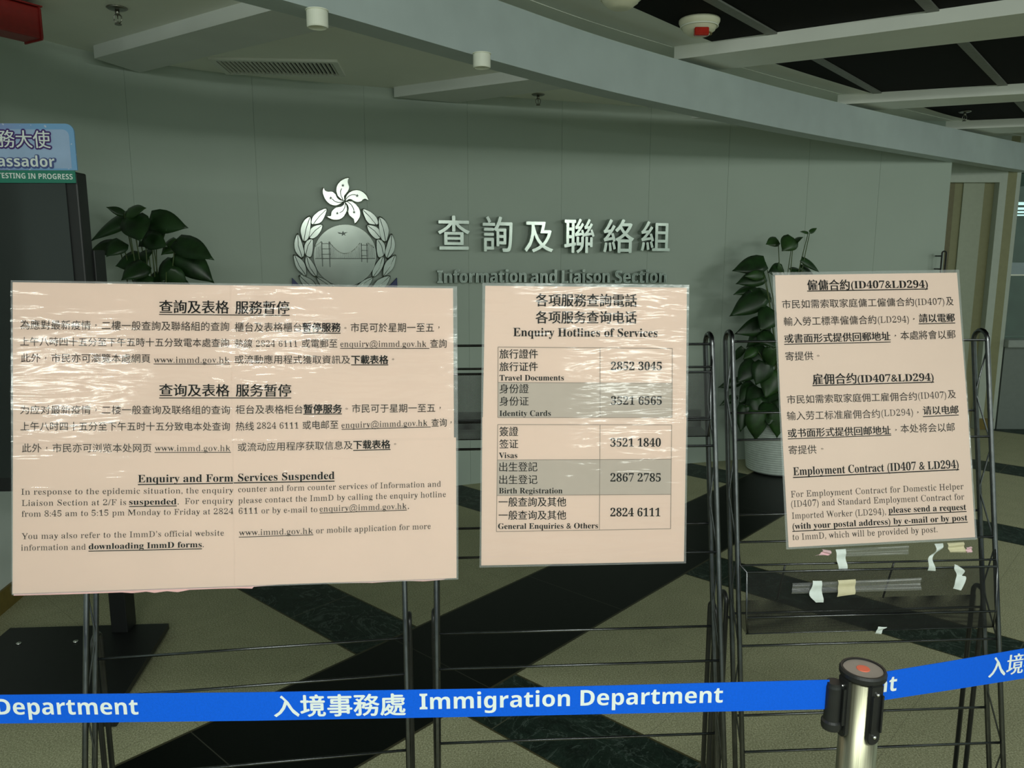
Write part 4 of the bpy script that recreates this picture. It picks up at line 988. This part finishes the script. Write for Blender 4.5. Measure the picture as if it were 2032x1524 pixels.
# --- hotline table notice
pB = pose_plane((.1501, 1.515, 1.2056), 2.34, 5.87, -.39)
nB = thing('notice', 'salmon paper notice with the enquiry hotlines table on the middle rack', 'notice', matrix=pB.mat())
for i, q in enumerate([[(963, 567), (1363, 571), (1361, 829), (958, 829)], [(957, 828), (1362, 828), (1357, 1114), (955, 1122)]]):
    bm = bmesh.new(); dd = -.0004 * i; panel(bm, ccw(sheet_uv(pB, q)), .0012 + dd, dd); sh = obj('paper_sheet', bm, M['paper'], nB)
    e = [(958, 561), (1367, 565), (1365, 829.5), (955, 829.5)] if i == 0 else [(954.5, 829), (1365, 829), (1361, 1117), (952, 1126)]
    film(pB, e, 'laminate', sh, -.0017 + dd)
sealed_edge(pB, [(957.5, 561), (1368, 565), (1361.5, 1118), (951.5, 1126.5)], [(963, 567), (1363, 571), (1357, 1114), (955, 1122)], nB, .0006)
T = Writing(pB, .0010); R_ = Writing(pB, .0010); G_ = Writing(pB, .0008); K_ = Writing(pB, .0011)
G_.fill([(988, 828.3), (1333.5, 828.3), (1333.7, 760.4), (988.2, 758.8)]); G_.fill([(986.5, 983), (1331, 980.8), (1331.7, 911), (987, 912.5)]); G_.build('table_shading', M['table_grey'], nB)
for l in ((988.4, 688.5, 1334, 691.4), (988.2, 758.7, 1333.7, 760.4), (988, 828.4, 1333.5, 828.4), (988.4, 688.5, 988, 828.4), (1334, 691.4, 1333.5, 828.4), (1190.7, 690, 1190.7, 828.4),
          (987.7, 842.3, 1332.6, 843), (987, 912.5, 1331.7, 911), (986.5, 983, 1331, 980.8), (985, 1054.7, 1330.5, 1049), (987.7, 842.3, 985, 1054.7), (1332.6, 843, 1330.5, 1049), (1190.7, 842.6, 1189.4, 1051)): K_.line(*l, 1.1)
K_.build('table_lines', M['table_line'], nB)
T.run('各項服務查詢電話', C_, 1062.7, 607, 1262.8, 608, 24.5, SEMI); T.run('各项服务查询电话', C_, 1062.7, 641, 1262.5, 641.3, 24, SEMI); T.run('Enquiry Hotlines of Services', 'b', 1018.4, 667, 1304.6, 668.7, 16.4)
rows = [('旅行證件', 991, 1067, 711, '旅行证件', 1067, 736, 'Travel Documents', 991.4, 1118.8, 755, '2852 3045', 1212, 1313, 734.5), ('身份證', 991, 1048.7, 780, '身份证', 1048.7, 804.5, 'Identity Cards', 991, 1093, 825.5, '3521 6565', 1212, 1313, 803),
        ('簽證', 991, 1028, 864.8, '签证', 1028, 889.3, 'Visas', 990, 1026.5, 909, '3521 1840', 1211, 1311, 886), ('出生登記', 990.6, 1066, 935, '出生登记', 1066, 960, 'Birth Registration', 990, 1116, 979, '2867 2785', 1211, 1311, 955.5),
        ('一般查詢及其他', 989.4, 1123, 1004.5, '一般查询及其他', 1123, 1030.5, 'General Enquiries & Others', 988.4, 1186.5, 1049.5, '2824 6111', 1211, 1310, 1024.4)]
for a1, x0, x1, yb, a2, x2, yb2, en, x3, x4, yb3, num, x5, x6, yb4 in rows:
    R_.run(a1, C_, x0, yb, x1, yb - .4, 18, ((0, 0), (.018, 0))); R_.run(a2, C_, x0, yb2, x2, yb2 - .4, 17.5, ((0, 0), (.018, 0)))
    T.run(en, 'b', x3, yb3, x4, yb3 - (1.3 if len(en) > 20 else .2), 11); T.run(num, 'b', x5, yb4, x6, yb4, 16)
T.build('heading_text', M['ink'], nB); R_.build('body_text', M['ink'], nB)

# --- employment contract notice
pC = pose_plane((.7886, 1.625, 1.2282), 3.13, 12.53, 1.26)
nC = thing('notice', 'tilted salmon paper notice about employment contracts on the right rack', 'notice', matrix=pC.mat())
for i, q in enumerate([[(1538, 546), (1899, 541), (1919, 799), (1549, 806)], [(1549, 805), (1919, 798), (1935, 1066), (1565, 1086)]]):
    bm = bmesh.new(); panel(bm, ccw(sheet_uv(pC, q)), .0012 - .0003 * i, -.0003 * i); sh = obj('paper_sheet', bm, M['paper'], nC)
    e = [(1533.5, 541), (1903, 535.5), (1923, 800), (1545, 807)] if i == 0 else [(1545, 806), (1923, 799), (1939, 1070), (1561, 1090)]
    film(pC, e, 'laminate', sh, -.0017 - .0003 * i, m='film_soft')
sealed_edge(pC, [(1533, 540.5), (1903.5, 535), (1939.5, 1070.5), (1560.5, 1090.5)], [(1538, 546), (1899, 541), (1935, 1066), (1565, 1086)], nC, .0006)
T = Writing(pC, .0010); R_ = Writing(pC, .0010)
T.run('僱傭合約', C_, 1602, 575.2, 1685.5, 574.8, 20, SEMI); T.run('(ID407&LD294)', 'b', 1689, 572.4, 1841, 571, 14.3); T.line(1601.6, 577.8, 1841, 573.6, 1.8)
R_.run('市民如需索取家庭傭工僱傭合約', C_, 1552, 612, 1813.7, 606.8, 16.5); R_.run('(ID407)', 'r', 1816, 605.6, 1873.7, 604.5, 12.5); R_.run('及', C_, 1877.4, 605.8, 1892, 605.5, 17)
R_.run('輸入勞工標準僱傭合約', C_, 1555.5, 646.3, 1739, 642.5, 17); R_.run('(LD294)', 'r', 1742, 640.7, 1803.4, 639.8, 12.5); R_.run('，', C_, 1811, 635, 1814.5, 635, 17); T.run('請以電郵', C_, 1823.6, 639.5, 1894, 638.3, 16.5, SEMI); T.line(1823, 642.8, 1895, 641, 1.5)
T.run('或書面形式提供回郵地址', C_, 1556.5, 680.3, 1766.4, 675, 17, SEMI); T.line(1556, 683.4, 1767, 678.8, 1.5); R_.run('，', C_, 1774.5, 668, 1778, 668, 17); R_.run('本處將會以郵', C_, 1787, 674, 1896, 671.5, 17)
R_.run('寄提供', C_, 1558.6, 715.3, 1613.7, 714, 17); R_.run('。', C_, 1621, 707.5, 1625.5, 707.5, 17)
T.run('雇佣合约', C_, 1612.4, 762.5, 1699, 760.5, 20.5, SEMI); T.run('(ID407&LD294)', 'b', 1701.7, 759, 1852.6, 755.4, 14.3); T.line(1612, 765.3, 1853, 758.2, 1.8)
R_.run('市民如需索取家庭佣工雇佣合约', C_, 1561.7, 801, 1819.3, 794, 16.5); R_.run('(ID407)', 'r', 1822, 791.5, 1877.4, 789.8, 12.5); R_.run('及', C_, 1881, 790.2, 1896.7, 789.6, 16.5)
R_.run('输入劳工标准雇佣合约', C_, 1561.7, 833.5, 1746, 829, 17); R_.run('(LD294)', 'r', 1749, 826, 1811.5, 824, 12.5); R_.run('，', C_, 1819, 820, 1822.5, 820, 17); T.run('请以电邮', C_, 1831.4, 822.5, 1901.4, 820.7, 16.5, SEMI); T.line(1831, 827, 1902, 823.5, 1.5)
T.run('或书面形式提供回邮地址', C_, 1563.3, 867.8, 1767, 861.5, 17, SEMI); T.line(1563, 871, 1768, 863.4, 1.5); R_.run('，', C_, 1775.5, 855, 1779, 855, 17); R_.run('本处将会以邮', C_, 1787, 858.8, 1894.6, 855.5, 17)
R_.run('寄提供', C_, 1565, 901.3, 1620, 899.5, 17); R_.run('。', C_, 1629, 892, 1633.5, 892, 17)
T.run('Employment Contract (ID407 & LD294)', 'b', 1574, 943.3, 1902, 928.7, 15.8); T.line(1573.5, 947.5, 1902.5, 931.8, 2)
R_.run('For Employment Contract for Domestic Helper', 'r', 1569, 986.9, 1911.7, 970.7, 12.4); R_.run('(ID407) and Standard Employment Contract for', 'r', 1570, 1006, 1913, 991.2, 12.4); R_.run('Imported Worker (LD294),', 'r', 1571, 1029.5, 1757.7, 1021, 12.4)
T.run('please send a request', 'b', 1763, 1018, 1917, 1011.6, 12); T.line(1762.5, 1021.9, 1917.5, 1015, 1.6); T.run('(with your postal address) by e-mail or by post', 'b', 1572.6, 1050.3, 1919.4, 1032.6, 12); T.line(1572, 1054.5, 1920, 1036.2, 1.6)
R_.run('to ImmD, which will be provided by post.', 'r', 1573, 1071.8, 1859.7, 1056, 12.4)
T.build('heading_text', M['ink'], nC); R_.build('body_text', M['ink_thin'], nC)

# ------------------------------------------------------------------ tape scraps on the right rack
tl = math.tan(.2060); yawC = .0576
def rack_plane(out):
    n = np.array([-math.sin(yawC), math.cos(yawC), 0]); x = np.array([math.cos(yawC), math.sin(yawC), 0])
    up = np.array([0, 0, 1]) * math.cos(.2060) + n * math.sin(.2060)
    return Plane(np.array([.7907, 1.4130, 0]) - n * out, x, up)
def scrap(name, label, left, right, m, out, group='tape scraps on the right rack', curl=.004, cat='tape'):
    """strip between two edge chains of photo points, gently curled off the rack"""
    pl_ = rack_plane(out); c = pl_.uv(*left[0]); o = Plane(pl_.o + pl_.x * c[0] + pl_.z * c[1], pl_.x, pl_.z)
    L_ = catmull(left, 6) if len(left) > 1 else left; Rr = catmull(right, 6); bm = bmesh.new(); rows = []
    for i, (a_, b_) in enumerate(zip(L_, Rr)):
        t_ = i / (len(L_) - 1); ua, ub = o.uv(*a_), o.uv(*b_); y = -curl * (.25 + math.sin(t_ * 5.0 + .6) ** 2); row = []
        for k in (0, .33, .67, 1): 
            p = ua + (ub - ua) * k; row.append(bm.verts.new((p[0], y - .0012 * math.sin(k * math.pi + t_ * 3), p[1])))
        rows.append(row)
    for A_, B_ in zip(rows, rows[1:]):
        for k in range(3): bm.faces.new((A_[k], A_[k + 1], B_[k + 1], B_[k]))
    ob = obj(name, bm, m); ob.matrix_world = o.mat()
    if m is not M['clear_tape']:
        s = ob.modifiers.new('thickness', 'SOLIDIFY'); s.thickness = .0004
    return tag(ob, label, cat, group)
scrap('tape_scrap', 'crumpled pink tape scrap hanging at the lower left of the right notice', [(1630, 1089), (1628, 1096), (1616, 1102)], [(1647, 1092), (1646, 1101), (1634, 1100)], M['pink_tape'], .020, curl=.006)
scrap('tape_scrap', 'straight white tape strip hanging under the left part of the right notice', [(1657, 1090), (1659, 1110), (1663, 1130)], [(1677, 1089), (1678, 1108), (1681, 1129)], M['tape'], .018)
scrap('clear_tape', 'clear tape strip stuck along the bar just under the right notice', [(1660, 1088), (1660, 1098), (1661, 1106)], [(1803, 1082), (1803, 1092), (1802, 1100)], M['clear_tape'], .014, curl=.002)
scrap('tape_scrap', 'long curled white tape hanging under the right part of the right notice', [(1851, 1078), (1850, 1095), (1837, 1110), (1837, 1131)], [(1868, 1077), (1862, 1090), (1847, 1110), (1853, 1132)], M['tape'], .020, curl=.010)
scrap('tape_scrap', 'folded cream tape piece at the lower right corner of the right notice', [(1878, 1077), (1880, 1088), (1883, 1096)], [(1911, 1075), (1913, 1085), (1918, 1096)], M['yellow_tape'], .020)
scrap('tape_scrap', 'tiny pink curl of tape beside the cream tape under the right notice', [(1916, 1086), (1915, 1091), (1917, 1097)], [(1926, 1084), (1928, 1090), (1927, 1096)], M['pink_tape'], .022)
scrap('tape_scrap', 'white tape folded over the tray rim at its right end', [(1892, 1119), (1889, 1127), (1897, 1140), (1891, 1152), (1889, 1167)], [(1898, 1121), (1911, 1132), (1909, 1142), (1914, 1145), (1905, 1171)], M['tape'], .034, curl=.006)
scrap('tape_scrap', 'white forked tape strip hanging from the tray rim at its left', [(1612, 1152), (1609, 1165), (1605, 1181), (1618, 1195)], [(1630, 1152), (1630, 1165), (1632, 1182), (1633, 1195)], M['tape'], .034)
scrap('tape_scrap', 'square cream tape piece hanging from the tray rim', [(1662, 1151), (1662, 1165), (1660, 1184)], [(1697, 1149), (1697, 1164), (1696, 1179)], M['yellow_tape'], .034, curl=.003)
scrap('clear_tape', 'long clear tape strip stuck along the tray rim of the right rack', [(1572, 1157), (1571, 1168), (1570, 1178)], [(1828, 1146), (1827, 1158), (1828, 1171)], M['clear_tape'], .031, curl=.002)
scrap('paper_scrap', 'torn pale paper scrap caught low on the mesh tray', [(1742, 1243), (1738, 1252), (1735, 1257)], [(1760, 1244), (1752, 1250), (1748, 1258)], M['tape'], .022, curl=.002, cat='paper')

# ------------------------------------------------------------------ barrier post and belts
pz = .884; pc = at_z(1713, 1325, pz)
post = thing('barrier_post', 'brushed steel queue barrier post with black cap and orange dot', 'barrier post', (pc[0], pc[1], 0))
bm = bmesh.new(); lathe(bm, [(.002, .02), (.0305, .02), (.0305, pz - .006), (.002, pz - .006)], 48); obj('tube', bm, M['steel'], post, True).data.polygons[0].use_smooth = False
bm = bmesh.new(); lathe(bm, [(.002, 0), (.155, 0), (.16, .004), (.158, .012), (.12, .022), (.04, .030), (.002, .030)], 56); obj('base', bm, M['steel'], post, True)
bm = bmesh.new(); lathe(bm, [(.029, pz - .0125), (.0355, pz - .0125), (.0365, pz - .010), (.0365, pz - .004), (.0345, pz), (.031, pz), (.031, pz - .004), (.002, pz - .004)], 56); obj('cap', bm, M['plastic'], post, False)
bm = bmesh.new(); lathe(bm, [(.002, pz - .0035), (.031, pz - .0035), (.0305, pz - .0022), (.002, pz - .0018)], 48); obj('cap_disc', bm, M['captop'], post)
bm = bmesh.new(); lathe(bm, [(.001, pz - .0018), (.0105, pz - .0018), (.010, pz - .0008), (.001, pz - .0006)], 28); obj('orange_dot', bm, M['orange'], post)
def receiver(ang, z0, z1, w):
    rot = Matrix.Rotation(ang, 4, 'Z'); bm = bmesh.new(); P_ = rrect(-w / 2, w / 2, z0, z1, w * .49, (1, 0, 0, 1))
    slab_xz(bm, P_, -.0285, -.0365); bmesh.ops.bevel(bm, geom=[e for e in bm.edges if len(e.link_faces) == 2 and e.calc_face_angle() > .8], offset=.0012, segments=2, affect='EDGES')
    for s in (-1, 1): box(bm, (s * w * .36, -.038, (z0 + z1) / 2 + .004), (.003, .006, (z1 - z0) * .62))
    bmesh.ops.transform(bm, matrix=rot, verts=bm.verts); r_ = obj('belt_receiver', bm, M['plastic'], post)
    bm = bmesh.new()
    for z in (z0 + .015, z1 - .014):
        c = rot @ Vector((0, -.0375, z)); bmesh.ops.create_uvsphere(bm, u_segments=12, v_segments=8, radius=.0032, matrix=Matrix.Translation(c))
    obj('screw', bm, M['screw'], r_, True)
receiver(math.radians(14), pz - .116, pz - .0125, .0235)
receiver(math.radians(-76), pz - .116, pz - .0125, .0235)
# belts
bl_z = .852
pr = np.array([pc[0] - .036, pc[1] - .004, 0])
L0 = np.array([*at_z(0, 1406.5, bl_z - .012)[:2], 0]); dL = pr - L0; dL /= np.linalg.norm(dL)
def belt(name, label, pl_, top_px, bot_px, texts):
    root = thing(name, label, 'belt', matrix=pl_.mat(), group='blue queue belts')
    bm = bmesh.new(); tp_ = [pl_.uv(*p) for p in top_px]; bp_ = [pl_.uv(*p) for p in bot_px]; lo = []
    slab_xz(bm, [tuple(p) for p in bp_] + [tuple(p) for p in tp_[::-1]], .0008, -.0004); obj('webbing', bm, M['blue'], root)
    for t_ in texts:
        W = Writing(pl_, .0010); W.run(*t_); W.build('lettering', M['bluewhite'], root)
    return root
# depth from the belt's real width along its length
plL = Plane((pr + L0) / 2 + np.array([0, 0, bl_z]), dL, (0, 0, 1))
bL = belt('queue_belt', 'long blue queue belt with white lettering running left from the post', plL, [(-420, 1380), (0, 1379), (500, 1374), (1000, 1366), (1646, 1349)], [(-420, 1438), (0, 1435.5), (500, 1430), (1000, 1421), (1645, 1407)],
     [('入境事務處', 'c', 544, 1420.5, 803.5, 1416.5, 41, ((0, 0), (.025, 0), (.05, 0), (.025, .02), (.025, -.02))), ('Immigration Department', 's', 833, 1407, 1433.5, 1393.3, 31), ('Immigration Department', 's', -322, 1417.5, 275.5, 1417, 31)])
a3 = at_z(1760, 1362, bl_z); b3 = at_y(2040, 1315, a3[1] + .10)
dR = b3 - a3; plR = Plane(a3, (dR[0], dR[1], 0), (0, 0, 1))
bR = belt('queue_belt', 'short blue queue belt rising to the right edge from the post', plR, [(1728, 1338), (1880, 1313), (2032, 1287), (2110, 1274), (2480, 1211)], [(1728, 1393), (1880, 1370), (2032, 1346), (2110, 1333), (2480, 1273)],
     [('Immigration Department', 's', 1290, 1448, 1777.5, 1370.2, 29) if False else ('nt', 's', 1738, 1374.5, 1777.5, 1369.8, 30), ('入境', 'c', 1959.5, 1343.5, 2026.5, 1333.5, 38, ((0, 0), (.025, 0), (.05, 0))), ('事務', 'c', 2029, 1333, 2090, 1322, 37, ((0, 0), (.025, 0), (.05, 0)))])
# belt clip on the post
cu_ = plL.uv(1655, 1380); cw = plL.o + plL.x * cu_[0]
bm = bmesh.new(); zc0, zc1 = pz - .104, pz - .022
for c_, r_, za, zb in (((0, 0), .0135, zc0 + .014, zc1 - .004),):
    lathe(bm, [(.002, zc0), (.0155, zc0), (.0165, zc0 + .004), (.0165, zc0 + .013), (.0135, zc0 + .016), (.0135, zc1 - .008), (.0125, zc1 - .004), (.0120, zc1), (.002, zc1)], 28, (-.0475, -.004, 0))
box(bm, (-.036, -.004, (zc0 + zc1) / 2 + .004), (.022, .018, .066)); obj('belt_clip', bm, M['plastic'], bL)
bc = bpy.data.objects['belt_clip']; bc.data.transform(plL_inv if False else (plL.mat().inverted() @ Matrix.Translation((pc[0], pc[1], 0))))
